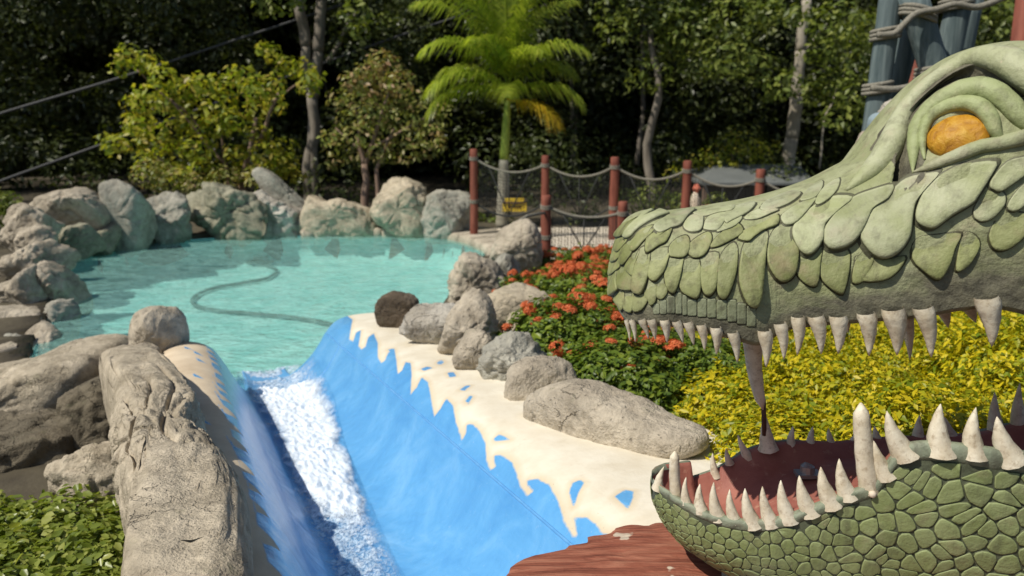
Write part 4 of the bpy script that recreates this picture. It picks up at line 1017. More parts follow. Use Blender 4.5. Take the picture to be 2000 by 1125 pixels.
for b, tt, w_ in [((1245, 612), (1252, 640), 14), ((1330, 606), (1338, 640), 16), ((1560, 618), (1568, 652), 24), ((1650, 612), (1656, 650), 26), ((1766, 620), (1777, 703), 34), ((1840, 604), (1852, 640), 34), ((1884, 590), (1906, 630), 40)]:
    tooth(b, tt, w_, 2.60, upper, 0.5, -0.10)
# long broken fang at the far side, its rod and the stump below
tooth((1474, 640), (1490, 800), 48, 2.40, upper, 0.2, 0.10, blunt=2, name='fang')
# ---------------- lower jaw
XL0 = at_y(1276, 960, 2.25).x
def tipl(X, L, e=2.4):
    t_ = min(1, max(0, (X - XL0) / L)); return (1 - (1 - t_) ** e) ** (1 / e)
WL_TAB = [(0.3, 0.19), (0.5, 0.225), (0.7, 0.235), (0.95, 0.26), (1.2, 0.32), (1.5, 0.36), (2.2, 0.38)]
def WL(X): return smooth_tab(WL_TAB, X) * tipl(X, 0.36, 2.0)
YL = lambda X: 2.28 - 0.03 * (X - 0.3)
def near_l(X): return YL(X) - WL(X)
ln_px = [(1277, 946), (1300, 960), (1340, 985), (1400, 1010), (1470, 1022), (1530, 1014), (1600, 988), (1660, 965), (1700, 950), (1725, 928), (1745, 895), (1775, 872), (1850, 870), (1950, 882), (2000, 888), (2150, 900)]
LN = sorted([(lambda p: (p.x, p.z))(px_near(x, y, near_l)) for x, y in ln_px])
far_l = lambda X: YL(X) + WL(X)
lf_px = [(1350, 935), (1400, 915), (1450, 884), (1490, 868), (1550, 862), (1625, 866), (1700, 858), (1800, 853), (1900, 846), (2000, 820)]
LFa = []
for x, y in lf_px:
    Y = 2.5
    for _ in range(8): p = at_y(x, y, Y); Y = far_l(p.x)
    LFa.append((p.x, p.z))
LFa = sorted(LFa)
BOT = [(XL0, 1.19), (XL0 + 0.03, 1.12), (XL0 + 0.08, 1.06), (XL0 + 0.16, 1.01), (0.7, 0.955), (0.9, 0.92), (1.2, 0.87), (1.6, 0.84), (2.3, 0.84)]
def lip_z(X, y):
    t_ = (y - near_l(X)) / max(1e-6, 2 * WL(X)); zn, zf = smooth_tab(LN, X), smooth_tab(LFa, X)
    k = tipl(X, 0.06); m_ = zn * (1 - t_) + zf * t_
    if X < LFa[0][0]: m_ = zn
    return m_
def low_pt(X, a):
    w_ = WL(X); ca, sa = math.cos(a), math.sin(a); e = 2 / 2.5
    y = YL(X) - w_ * math.copysign(abs(ca) ** e, ca)
    zl = lip_z(X, y); zb = smooth_tab(BOT, X)
    # flanks bulge a little below the lip
    y2 = YL(X) + (y - YL(X)) * (1 + 0.10 * math.sin(min(math.pi, 2 * a if a < math.pi / 2 else 2 * (math.pi - a))))
    return Vector((X, y2, zl + (zb - zl) * max(0, sa) ** e))
ul = [XL0 + 0.0006 + (X1 - XL0) * (i / 130) ** 1.35 for i in range(131)]; nl_ = 81; V = []
for X in ul:
    for j in range(nl_):
        a = math.pi * j / (nl_ - 1); p = low_pt(X, a); V.append(p + Vector((0, -0.003, 0)) * noise.noise(p * 18))
_, F = grid(V, len(ul), nl_); F = [f[::-1] for f in F]; F.append(tuple((len(ul) - 1) * nl_ + j for j in range(nl_))[::-1])
LOW_BVH = BVHTree.FromPolygons(V, F)
lower = mesh('lower_jaw', V, F, M['jaw_base'], croc); sub(croc, lower)
# gum roll along the lip: the grey green band that carries the teeth
gv = []; seg = 12
lipline = [low_pt(X, 0.0) for X in reversed(ul)] + [low_pt(X, math.pi) for X in ul[1:]]
gr = [lerp_tab([(XL0, 0.010), (0.5, 0.013), (1.0, 0.020), (1.4, 0.026), (2.2, 0.030)], p.x) * (1 + 0.25 * noise.noise(p * 22)) for p in lipline]
def gum_row(X, side):
    A_ = [math.pi * i / 80 for i in range(41)]; P = [low_pt(X, a if side > 0 else math.pi - a) for a in A_]; L = [0]
    for p, q in zip(P, P[1:]): L.append(L[-1] + (q - p).length)
    bw = lerp_tab([(XL0, 0.012), (0.5, 0.019), (0.8, 0.024), (1.1, 0.040), (1.4, 0.050), (2.2, 0.055)], X); r_ = []
    mid = Vector((X, YL(X), P[0].z)); inn = (mid - P[0]); inn = inn.normalized() if inn.length > 1e-6 else Vector((1, 0, 0))
    r_.append(P[0] + inn * min(0.025, WL(X) * 0.4) + Vector((0, 0, -0.004))); r_.append(P[0] + inn * min(0.010, WL(X) * 0.2) + Vector((0, 0, 0.008)))
    for u, o_ in ((0.0, 0.009), (0.25, 0.011), (0.5, 0.010), (0.75, 0.008), (1.0, 0.003), (1.15, -0.004)):
        d_ = u * bw; k_ = next(i for i in range(len(L)) if L[i] >= d_ or i == len(L) - 1); k_ = max(1, k_); tt = (d_ - L[k_ - 1]) / max(1e-9, L[k_] - L[k_ - 1])
        p = P[k_ - 1].lerp(P[k_], min(1, max(0, tt))); p = p - inn * (o_ * 0.7 + 0.006 * noise.noise(p * 40) * (1 if u < 1 else 0)); p.z += (0.004 if u == 0 else 0) + 0.005 * noise.noise(p * 30); r_.append(p)
    return r_
rws = [gum_row(X, 1) for X in reversed(ul)] + [gum_row(X, -1) for X in ul]
gv_, gf_ = grid([p for r_ in rws for p in r_], len(rws), 8); mesh('gum', gv_, gf_, M['jaw_lip'], lower)
# mouth floor
rows = []
for X in ul:
    a, b = low_pt(X, 0), low_pt(X, math.pi); dp = 0.085 * tipl(X, 0.25)
    for k_, dz in ((0.0, 0.0), (0.04, 0.008), (0.08, -0.01), (0.14, -0.55), (0.24, -0.85), (0.4, -1.0), (0.6, -1.0), (0.76, -0.9), (0.86, -0.60), (0.92, -0.01), (0.96, 0.008), (1, 0)):
        q = a.lerp(b, k_); q.z += dz * dp if dz < 0 else dz
        if 0.2 < k_ < 0.8: q.z = min(q.z, 1.235 - 0.02 * (X - XL0) if X < 1.0 else q.z)
        rows.append(q)
mv, mf = grid(rows, len(ul), 12); mesh('mouth_floor', mv, mf, M['mouth'], lower)
for b, tt, w_ in [((1287, 950), (1297, 911), 26), ((1341, 976), (1340, 932), 23), ((1370, 992), (1367, 945), 31), ((1402, 1003), (1394, 942), 34), ((1434, 1010), (1425, 956), 31), ((1470, 1016), (1455, 954), 39),
                  ((1505, 1014), (1489, 950), 37), ((1540, 1006), (1525, 938), 41), ((1580, 992), (1561, 929), 43), ((1622, 976), (1603, 912), 45), ((1655, 960), (1639, 896), 42), ((1728, 920), (1706, 861), 45),
                  ((1764, 878), (1732, 803), 54), ((1838, 872), (1837, 789), 58), ((1903, 878), (1906, 796), 51), ((1973, 888), (1947, 814), 58)]:
    p = px_near(b[0], b[1], near_l); tooth(b, tt, w_, near_l(p.x) + 0.012, lower, 0.35, 0.14)
p = px_near(1320, 955, near_l); tooth((1321, 962), (1318, 881), 27, near_l(p.x) + 0.02, lower, 0.2, 0.05, blunt=1)
p = px_near(1697, 945, near_l); tooth((1698, 948), (1681, 787), 44, near_l(p.x) + 0.015, lower, 0.15, 0.03, blunt=1)
for b, tt, w_ in [((1397, 922), (1392, 884), 22), ((1424, 900), (1418, 875), 18), ((1458, 886), (1441, 849), 22), ((1546, 868), (1549, 832), 24), ((1584, 866), (1588, 832), 22), ((1626, 870), (1618, 836), 24), ((1665, 866), (1671, 848), 20), ((1716, 862), (1708, 832), 26),
                  ((1796, 858), (1796, 811), 32), ((1860, 856), (1845, 815), 36), ((1950, 850), (1943, 766), 42), ((1993, 840), (1992, 748), 40)]:
    Y = 2.5
    for _ in range(6): q = at_y(b[0], b[1], Y); Y = far_l(q.x)
    tooth(b, tt, w_, Y - 0.03, lower, 0.5, 0.10)
tooth((1500, 872), (1493, 808), 38, 2.46, lower, 0.2, 0.02, blunt=0, name='fang_stump')
v, f = tube([at_y(1491, 780, 2.45), at_y(1493, 850, 2.45)], 0.008, 8); mesh('rod', v, f, M['rust'], lower)
# bolt heads
for x, y in ((1703, 963),):
    h, n_ = hit_head(x, y, LOW_BVH); v, f = tube([h - n_ * 0.01, h + n_ * 0.012, h + n_ * 0.018], [0.010, 0.010, 0.006], 10); mesh('bolt', v, f, M['figure_cream'], lower)
v, f = tube([at_y(1577, 925, 2.36), at_y(1577, 910, 2.36), at_y(1579, 906, 2.36)], [0.024, 0.022, 0.012], 12); v2, f2 = box(at_y(1578, 926, 2.36), 0.075, 0.05, 0.012)
vv, ff = join([(v, f), (v2, f2)]); mesh('bracket', vv, ff, M['metal'], lower, smooth=False)

# ---------------- lower jaw scales: irregular plates over the flank
SZ = lambda X: lerp_tab([(XL0, 0.020), (0.5, 0.027), (0.75, 0.035), (1.0, 0.048), (1.3, 0.058), (2.2, 0.06)], X)
rs = random.Random(11)
XS = [XL0 + 0.004]; 
Us = [0.0]
while XS[-1] < 1.52:
    X = XS[-1]; dx = 0.004; slope_w = (WL(X + 0.004) - WL(X)) / 0.004; ds = dx * math.sqrt(1 + min(slope_w, 6) ** 2)
    XS.append(X + dx); Us.append(Us[-1] + ds / SZ(X))
def X_of(U):
    return float(np.interp(U, Us, XS))
def a_of(X, v):            # v in cell units down from the lip
    return v
arc_cache = {}
def arc(X):
    key = round(X / 0.01)
    if key not in arc_cache:
        xs = max(XL0 + 0.003, key * 0.01); A_ = [math.pi * i / 60 for i in range(61)]; P = [low_pt(xs, a) for a in A_]; L = [0]
        for p, q in zip(P, P[1:]): L.append(L[-1] + (q - p).length)
        arc_cache[key] = (A_, L)
    return arc_cache[key]
def jaw_pt(U, Vv):
    X = X_of(U); A_, L = arc(X); d = max(0.0, Vv * SZ(X) + smooth_tab(LN, X) - 1.25); a = float(np.interp(d, L, A_)); return low_pt(max(X, XL0 + 0.002), a)
seeds = []
Umax = Us[-1]; nU = int(Umax) + 1
for i in range(-4, nU + 3):
    for j in range(-6, 16):
        seeds.append((i + 0.5 * (j % 2) + rs.uniform(-0.52, 0.52) + j * 0.22, 0.55 + j * 0.92 + rs.uniform(-0.46, 0.46)))
SEED = np.array(seeds)
def clip(poly, a, b):         # keep the side nearer to a than b
    mx, my = (a[0] + b[0]) / 2, (a[1] + b[1]) / 2; nx, ny = b[0] - a[0], b[1] - a[1]; out = []
    for p, q in zip(poly, poly[1:] + poly[:1]):
        dp = (p[0] - mx) * nx + (p[1] - my) * ny; dq = (q[0] - mx) * nx + (q[1] - my) * ny
        if dp <= 0: out.append(p)
        if (dp < 0 < dq) or (dq < 0 < dp):
            t_ = dp / (dp - dq); out.append((p[0] + (q[0] - p[0]) * t_, p[1] + (q[1] - p[1]) * t_))
    return out
count = 0; rest = []; rest_r = []
for i, s0 in enumerate(seeds):
    if s0[0] < 0.1 or s0[0] > Umax - 0.3: continue
    X = X_of(s0[0]); A_, L = arc(X)
    off_ = smooth_tab(LN, X) - 1.25; dd_ = s0[1] * SZ(X) + off_; bw_ = lerp_tab([(XL0, 0.012), (0.5, 0.019), (0.8, 0.024), (1.1, 0.040), (1.4, 0.050), (2.2, 0.055)], X)
    if dd_ > 0.70 * L[-1] or dd_ < bw_ + 0.15 * SZ(X): continue
    poly = [(s0[0] - 1.2, s0[1] - 1.2), (s0[0] + 1.2, s0[1] - 1.2), (s0[0] + 1.2, s0[1] + 1.2), (s0[0] - 1.2, s0[1] + 1.2)]
    d = ((SEED - np.array(s0)) ** 2).sum(1); near = np.argsort(d)[1:14]
    for k in near: poly = clip(poly, s0, seeds[k])
    if len(poly) < 3: continue
    c2 = (sum(p[0] for p in poly) / len(poly), sum(p[1] for p in poly) / len(poly))
    sm = []
    m_ = len(poly)
    for k in range(m_):                       # rounded corners
        p0, p1, p2 = poly[k - 1], poly[k], poly[(k + 1) % m_]
        for w_ in (0.22,):
            sm.append((p1[0] + (p0[0] - p1[0]) * w_, p1[1] + (p0[1] - p1[1]) * w_)); sm.append((p1[0] + (p2[0] - p1[0]) * w_, p1[1] + (p2[1] - p1[1]) * w_))
    sh = 0.955
    sm = [(c2[0] + (x - c2[0]) * sh, c2[1] + (y - c2[1]) * sh) for x, y in sm]
    sm = [(x, max((bw_ + 0.002 - (smooth_tab(LN, X_of(x)) - 1.25)) / SZ(X_of(x)), y)) for x, y in sm]
    pts = [jaw_pt(x, y) for x, y in sm]; nr = []
    ok = True
    for p in pts:
        h = LOW_BVH.find_nearest(p)
        n_ = h[1]; ctr = Vector((p.x + 0.05, YL(p.x), smooth_tab(BOT, p.x) + 0.15))
        if n_.dot(p - ctr) < 0: n_ = -n_
        nr.append(n_)
    per = sum((a - b).length for a, b in zip(pts, pts[1:] + pts[:1]))
    if per < 0.03 or per > 0.5: continue
    cc = jaw_pt(*c2); c0 = sum(pts, Vector()) / len(pts); lift = cc - c0
    v, f = scale_mesh(pts, nr, min(0.009, 0.030 * per) * rs.uniform(0.7, 1.3), Vector((0.3, 0, 0.95)), 0.7, 1.02)
    n = len(pts)
    for r, k_ in ((4, 0.12), (5, 0.33), (6, 0.72)):
        for k in range(n): v[r * n + k] = v[r * n + k] + lift * k_
    v[-1] = v[-1] + lift
    if cc.z < 1.03 or count >= 295: rest.append((v, f)); rest_r += [1.0] * (4 * n) + [0.45] * n + [0.0] * (2 * n + 1); continue
    so = mesh('scale', v, f, M['jaw_scale'], lower); rim_attr(so, n); count += 1
if rest:
    v, f = join(rest); so = mesh('underside_scales', v, f, M['jaw_scale'], lower); attr(so, 'rim', rest_r); so['kind'] = 'stuff'
print('SCALES', count, len(rest))

# ------------------------------------------------------------------ rope fences
def post(px, ytop, Y, w, label, group, z0=0.10):
    top = at_y(px, ytop, Y); r = w / 2 * Y / FOCAL
    o = root('fence_post', (top.x, Y, z0)); tag(o, label, 'post', group)
    H = top.z - z0; V = []; n = 14; rs = random.Random(int(px)); path = []; rad = []
    for i in range(n + 1):
        u = i / n; path.append(Vector((top.x + 0.012 * noise.noise(Vector((px, u * 3, 0))), Y + 0.01 * noise.noise(Vector((u * 3, px, 0))), z0 - 0.15 + (H + 0.15) * u))); rad.append(r * (1.08 - 0.10 * u))
    path.append(path[-1] + Vector((0, 0, 0.015))); rad.append(rad[-1] * 0.75)
    v, f = tube(path, rad, 14); mesh('shaft', v, f, M['post_red'], o)
    for zz in (H - 0.16, H * 0.42):
        parts = []
        for k in range(3):
            zc = z0 + zz + (k - 1.5) * 0.026
            parts.append(tube([Vector((top.x + math.cos(a) * (r * 1.08), Y + math.sin(a) * (r * 1.08), zc + 0.012 * math.sin(a))) for a in [2 * math.pi * i / 16 for i in range(17)]], 0.010, 5, False))
        v, f = join(parts); mesh('rope_lashing', v, f, M['rope'], o)
    return (top.x, Y, z0, H, r)
far_posts = [post(925, 292, 16.26, 15, 'leftmost red timber post of the far rope fence', 'far fence posts'),
             post(1065, 305, 15.9, 15, 'second far red post, right behind the near post', 'far fence posts'),
             post(1201, 308, 15.5, 17, 'third red post of the far rope fence', 'far fence posts'),
             post(1343, 315, 15.2, 17, 'far red post beside the small red capped figure', 'far fence posts'),
             post(1486, 332, 14.9, 18, 'far red post in front of the grey roof', 'far fence posts'),
             post(1630, 345, 14.6, 18, 'far red post hidden behind the crocodile brow', 'far fence posts')]
near_posts = [post(1067, 383, 12.9, 20, 'near red post rising from the red flowers', 'near fence posts'),
              post(1217, 395, 12.7, 19, 'near red post just left of the crocodile snout', 'near fence posts'),
              post(1375, 405, 12.5, 19, 'near red post hidden behind the snout', 'near fence posts')]
del_hidden = []
def bay(A, B, label, group, sag_t, z_low, sag_l, straps=True, net=True, top_off=0.16):
    ax = Vector((A[0], A[1], A[2] + A[3] - top_off)); bx = Vector((B[0], B[1], B[2] + B[3] - top_off))
    o = root('rope_net', ((ax.x + bx.x) / 2, (ax.y + bx.y) / 2, 0.1)); tag(o, label, 'rope net', group)
    def rope(p, q, sag, n=24):
        return [p.lerp(q, i / n) - Vector((0, 0, sag * 4 * (i / n) * (1 - i / n))) for i in range(n + 1)]
    rt = rope(ax, bx, sag_t); al = Vector((A[0], A[1], A[2] + z_low)); bl_ = Vector((B[0], B[1], B[2] + z_low)); rl = rope(al, bl_, sag_l)
    def twisted(path, r):
        parts = []
        dense = catmull(path, 4)
        for k in range(3):
            pp = []
            for i, p in enumerate(dense):
                tn = (dense[min(i + 1, len(dense) - 1)] - dense[max(0, i - 1)]).normalized(); n1 = tn.cross(Vector((0, 1, 0.01))).normalized(); n2 = tn.cross(n1); a = i * 0.9 + k * 2.094
                pp.append(p + (n1 * math.cos(a) + n2 * math.sin(a)) * r * 0.55)
            parts.append(tube(pp, r * 0.62, 5, False))
        return join(parts)
    v, f = twisted(rt, 0.021); mesh('top_rope', v, f, M['rope'], o)
    v, f = twisted(rl, 0.018); mesh('bottom_rope', v, f, M['rope_dark'], o)
    if straps:
        foot = rl[12] + Vector((0, 0, 0.02)); 
        for k in (5, 12, 19):
            v, f = tube([foot, rt[k]], 0.012, 5); mesh('strap', v, f, M['rope_dark'], o)
    if net:
        parts = []
        for i in range(1, 24):
            parts.append(tube([rt[i], rl[i]], 0.0040, 3, False))
        for j in range(1, 14):
            parts.append(tube([rt[i].lerp(rl[i], j / 14) for i in range(0, 25, 2)], 0.0040, 3, False))
        for i in range(0, 24):
            for j in range(0, 14, 2):
                if (i + j) % 2 == 0: parts.append(tube([rt[i].lerp(rl[i], j / 14), rt[i + 1].lerp(rl[i + 1], (j + 2) / 14)], 0.0032, 3, False))
        v, f = join(parts); mesh('netting', v, f, M['rope_dark'], o)
fl = ['rope net left of the palm trunk, first bay of the far fence', 'second bay of the far rope net with fanned straps', 'third bay of the far rope net before dark bushes', 'fourth bay of the far rope net by the capped figure', 'last bay of the far rope net under the grey roof']
for (A, B), lb in zip(zip(far_posts, far_posts[1:]), fl): bay(A, B, lb, 'far rope nets', 0.22, 0.72, 0.28)
bay(near_posts[0], near_posts[1], 'near rope net with thick pale top rope above the sandy path', 'near rope nets', 0.13, 0.32, 0.10)
bay(near_posts[1], near_posts[2], 'near rope net partly hidden by the snout tip', 'near rope nets', 0.13, 0.32, 0.10)
# rope from near post back to the peaked boulder
v, f = tube([Vector((near_posts[0][0], 12.9, 0.95)), at_y(1030, 422, 12.0) + Vector((0, 0, 0)), at_y(1000, 440, 11.4)], 0.025, 6)
tie = mesh('tie_rope', v, f, M['rope'], origin=tuple(v[0])); tag(tie, 'short rope running from the near post down to the peaked boulder', 'rope')

# yellow notice on the palm trunk
sg = at_y(1004, 402, 17.2); o = root('notice_sign', sg); tag(o, 'small yellow notice sign fixed to the palm trunk', 'sign')
k = 17.2 / FOCAL
v, f = box(at_y(1005, 404.5, 17.2), 47 * k, 0.03, 17 * k); mesh('lower_board', v, f, M['sign_yellow'], o, smooth=False)
v, f = box(at_y(1005, 390.5, 17.2), 38 * k, 0.03, 7 * k); mesh('upper_board', v, f, M['sign_yellow'], o, smooth=False)
parts = []
for i, (x, w_, h_) in enumerate([(993, 3, 6), (997, 3, 6), (1001, 2, 5), (1005, 3, 6), (1009, 2.5, 6), (1013, 2, 5.5), (1016, 3, 6)]):
    c = at_y(x, 404, 17.2); c.y -= 0.018; parts.append(box(c, w_ * k, 0.004, h_ * k))
v, f = join(parts); mesh('lettering', v, f, M['sign_ink'], o, smooth=False)
v, f = tube([at_y(982, 395, 17.18), at_y(995, 396.5, 17.16), at_y(1010, 397, 17.16), at_y(1026, 395, 17.18)], 0.02, 6); mesh('cross_bar', v, f, M['rust'], o)

# overhead cables
for pts_, lab in (([(-150, 272, 20), (0, 222, 21), (240, 150, 22), (460, 78, 23), (660, 12, 24), (900, -70, 25.5)], 'upper dark steel cable crossing the forest on the left'),
                  ([(-150, 412, 20), (0, 354, 21), (180, 289, 22), (460, 187, 23), (740, 84, 24), (900, 30, 25), (1150, -60, 26)], 'lower dark steel cable passing behind the yellow green tree')):
    P = catmull([at_y(x, y, Y) for x, y, Y in pts_], 8); v, f = tube(P, 0.038, 6); c = mesh('cable', v, f, M['cable'], origin=tuple(P[0])); tag(c, lab, 'cable', 'overhead cables')

# grey roofed hut behind the fence
k = 21.0
R0 = [at_y(1372, 357, k), at_y(1575, 362, k)]; ridge = [at_y(1412, 321, k + 2.2), at_y(1560, 321, k + 2.2)]
o = root('hut', (R0[0].x + 1.3, k + 1.5, 0.1)); tag(o, 'low hut with a grey hipped roof behind the rope fence', 'hut')
e0, e1 = R0[0], Vector((R0[1].x + 0.25, k, R0[0].z)); b0, b1 = e0 + Vector((0, 4.4, 0)), e1 + Vector((0, 4.4, 0)); r0, r1 = Vector((ridge[0].x - 0.2, k + 2.2, ridge[0].z)), Vector((ridge[1].x, k + 2.2, ridge[1].z))
V = [e0, e1, b1, b0, r0, r1]; th = Vector((0, 0, -0.06)); V = V + [p + th for p in V]
F = [(0, 1, 5, 4), (1, 2, 5), (2, 3, 4, 5), (3, 0, 4), (6, 10, 11, 7), (7, 11, 8), (8, 11, 10, 9), (9, 10, 6), (0, 6, 7, 1), (1, 7, 8, 2), (2, 8, 9, 3), (3, 9, 6, 0)]
mesh('roof', V, F, M['roof'], o, smooth=False)
wl0 = e0 + Vector((0.25, 0.35, 0)); 
v, f = box(((e0.x + e1.x) / 2, k + 2.4, e0.z / 2 + 0.0), (e1.x - e0.x) - 0.6, 3.4, e0.z - 0.1); mesh('wall', v, f, M['hut_wall'], o, smooth=False)
for x in (e0.x + 0.12, (e0.x + e1.x) / 2, e1.x - 0.12):
    v, f = box((x, k + 0.18, (e0.z - 0.06) / 2), 0.12, 0.12, e0.z - 0.06); mesh('post', v, f, M['bark_brown'], o, smooth=False)

# small painted figure behind the far fence
Yf = 17.0; b = at_y(1357, 404, Yf); top_ = at_y(1357, 360, Yf); k = Yf / FOCAL
o = root('garden_figure', (b.x, Yf, 0.1)); tag(o, 'small cream garden figure with a faded red cap behind the fence', 'figure')
def lathe(c, prof_, seg=16):
    V = []; F = []
    for r, z in prof_:
        for q in range(seg): V.append(Vector((c.x + r * math.cos(2 * math.pi * q / seg), c.y + r * math.sin(2 * math.pi * q / seg), z)))
    for i in range(len(prof_) - 1):
        for q in range(seg): F.append((i * seg + q, i * seg + (q + 1) % seg, (i + 1) * seg + (q + 1) % seg, (i + 1) * seg + q))
    F.append(tuple(range(seg))[::-1]); F.append(tuple((len(prof_) - 1) * seg + q for q in range(seg))); return V, F
zb = b.z; zt = top_.z; zn = at_y(1357, 375, Yf).z
v, f = lathe(Vector((b.x, Yf, 0)), [(7 * k, 0.1), (8 * k, 0.3), (8 * k, zb), (9.0 * k, zb + 0.10), (8.5 * k, zb + 0.20), (6.0 * k, zn - 0.05), (3.5 * k, zn)]); mesh('body', v, f, M['figure_cream'], o)
v, f = lathe(Vector((b.x + 0.01, Yf, 0)), [(3.5 * k, zn - 0.01), (5.5 * k, zn + 0.03), (5.5 * k, zn + 0.07), (4.5 * k, zn + 0.11)]); mesh('head', v, f, M['figure_red'], o)
v, f = lathe(Vector((b.x + 0.02, Yf, 0)), [(8.5 * k, zn + 0.055), (8.3 * k, zn + 0.085), (6.8 * k, zn + 0.10), (6.0 * k, zn + 0.14), (3.5 * k, zt), (0.8 * k, zt + 0.012)]); mesh('cap', v, f, M['figure_red'], o)

# blue grey timber tower with rope lashings
tw = root('timber_tower', tuple(at_z(1715, 420, 0.3))); tag(tw, 'tower of leaning blue grey logs lashed with rope behind the crocodile', 'tower')
def log(p0, p1, Y0, Y1, w0, w1, nm='log'):
    a, b = at_y(*p0, Y0), at_y(*p1, Y1); d = b - a; a2 = a - d * 0.15; b2 = b + d * 0.9
    if b2.z > 0.2: b2 = b + d * ((b.z - 0.15) / max(0.05, a.z - b.z))
    n = 16; path = [a2.lerp(b2, i / n) + Vector((0.012 * noise.noise(Vector((i * 0.5, p0[0], 0))), 0, 0)) for i in range(n + 1)]; rad = [(w0 + (w1 - w0) * i / n) / 2 * Y0 / FOCAL for i in range(n + 1)]
    v, f = tube(path, rad, 18); return mesh(nm, v, f, M['timber_blue'], tw)
log((1740, 0), (1701, 290), 7.0, 7.0, 42, 40)
log((1790, 0), (1738, 200), 7.3, 7.3, 46, 46)
log((1786, 8), (1830, 150), 6.9, 6.9, 52, 48)
log((1876, 0), (1846, 130), 7.1, 7.1, 46, 44)
log((1896, 0), (1872, 110), 7.5, 7.5, 46, 44)
def lash(px, py, Y, w, turns=3, tilt=0.15):
    c = at_y(px, py, Y); r = w / 2 * Y / FOCAL * 1.12; parts = []
    for k in range(turns):
        parts.append(tube([c + Vector((math.cos(a) * r, math.sin(a) * r, (k - 1) * 0.032 + tilt * r * math.cos(a))) for a in [2 * math.pi * i / 18 for i in range(19)]], 0.019, 6, False))
    v, f = join(parts); mesh('rope_lashing', v, f, M['rope'], tw)
lash(1730, 66, 7.0, 44); lash(1714, 172, 7.0, 44); lash(1792, 28, 6.9, 56, 3, -0.3); lash(1868, 8, 7.1, 50); lash(1822, 140, 6.9, 52)
for pts_ in ([(1714, 68), (1745, 66), (1765, 48), (1790, 26), (1830, 18), (1866, 8), (1905, 14), (1940, 4), (1975, -12)], [(1702, 172), (1745, 174), (1780, 168), (1802, 160), (1840, 150)]):
    v, f = tube(catmull([at_y(x, y, 6.72) for x, y in pts_], 5), 0.026, 7); mesh('rope', v, f, M['rope'], tw)
rp = at_y(1996, 40, 8.0); rp2 = at_y(1990, 85, 8.0)
v, f = tube([Vector((rp.x, 8, 0.1)), Vector((rp.x + 0.02, 8, 4.2))], 0.09, 14); rpo = mesh('red_pole', v, f, M['post_red'], origin=(rp.x, 8, 0.1)); tag(rpo, 'red timber pole at the upper right picture edge', 'pole')
rp = at_y(1778, 140, 8.4)
v, f = tube([Vector((rp.x - 0.1, 8.4, 0.1)), Vector((rp.x + 0.06, 8.4, 3.1))], 0.075, 14); rpo = mesh('red_pole', v, f, M['post_red'], origin=(rp.x, 8.4, 0.1)); tag(rpo, 'dark red pole standing between the blue grey logs', 'pole')
boulder('boulder', 'pale knobbly stone perched beside the log tower', [(1722, 222), (1728, 208), (1742, 196), (1770, 186), (1800, 200), (1795, 240), (1760, 260), (1730, 245)], 6.6, 0.12, M['stone_white'], seed=91, amp=0.09, group='stones by the log tower')
boulder('boulder', 'smooth blue grey stone below the pale knobbly one', [(1698, 240), (1706, 224), (1722, 220), (1745, 230), (1750, 260), (1730, 275), (1702, 262)], 6.55, 0.10, M['lump_blue'], seed=92, amp=0.02, group='stones by the log tower', chisel=0)
boulder('boulder', 'pale rough stone at the foot of the log tower', [(1678, 310), (1690, 262), (1708, 255), (1740, 270), (1760, 420), (1700, 460), (1672, 420)], 6.7, 0.2, M['stone'], seed=93, amp=0.08, group='stones by the log tower')

# ------------------------------------------------------------------ foliage
def leaf_mesh(C, N, size, rng, aspect=0.45, fold=0.25, jitter=0.6, droop=0.0, hexa=False):
    """C (n,3) centres, N (n,3) preferred normals, size (n,) lengths -> vertices, triangles"""
    n = len(C)
    Nn = N + rng.normal(0, jitter, (n, 3)); Nn /= np.linalg.norm(Nn, axis=1, keepdims=True) + 1e-9
    D = rng.normal(0, 1, (n, 3)); D[:, 2] -= droop; D -= Nn * (D * Nn).sum(1, keepdims=True); D /= np.linalg.norm(D, axis=1, keepdims=True) + 1e-9
    S = np.cross(Nn, D); L = size[:, None]
    if hexa:      # six-point leaf, folded along the midrib
        w = aspect * 0.5
        P = [C - D * L * .5, C - D * L * .18 + S * L * w + Nn * L * fold * w, C + D * L * .2 + S * L * w * .85 + Nn * L * fold * w, C + D * L * .5 - Nn * L * .06,
             C + D * L * .2 - S * L * w * .85 + Nn * L * fold * w, C - D * L * .18 - S * L * w + Nn * L * fold * w]
        V = np.stack(P, 1).reshape(-1, 3); b = np.arange(n)[:, None] * 6
        F = np.concatenate([b + np.array([[0, 1, 2]]), b + np.array([[0, 2, 3]]), b + np.array([[0, 3, 4]]), b + np.array([[0, 4, 5]])], 0)
        return V, F
    a = C - D * L * .5; t_ = C + D * L * .5; m = C - D * L * .05
    l = m + S * L * aspect * .5 + Nn * L * fold * .3; r = m - S * L * aspect * .5 + Nn * L * fold * .3
    V = np.stack([a, l, t_, r], 1).reshape(-1, 3); b = np.arange(n)[:, None] * 4
    F = np.concatenate([b + np.array([[0, 1, 2]]), b + np.array([[0, 2, 3]])], 0)
    return V, F
def clumps(rng, centres, radii, per, flat=0.8):
    """leaves on the shell and inside of clump spheres"""
    Cs = []; Ns = []
    for c, r, k in zip(centres, radii, per):
        d = rng.normal(0, 1, (k, 3)); d /= np.linalg.norm(d, axis=1, keepdims=True); q = r * rng.uniform(0.35, 1.0, (k, 1)) ** 0.6
        p = d * q; p[:, 2] *= flat; Cs.append(np.asarray(c) + p); d2 = d.copy(); d2[:, 2] += 0.6; Ns.append(d2)
    return np.concatenate(Cs), np.concatenate(Ns)
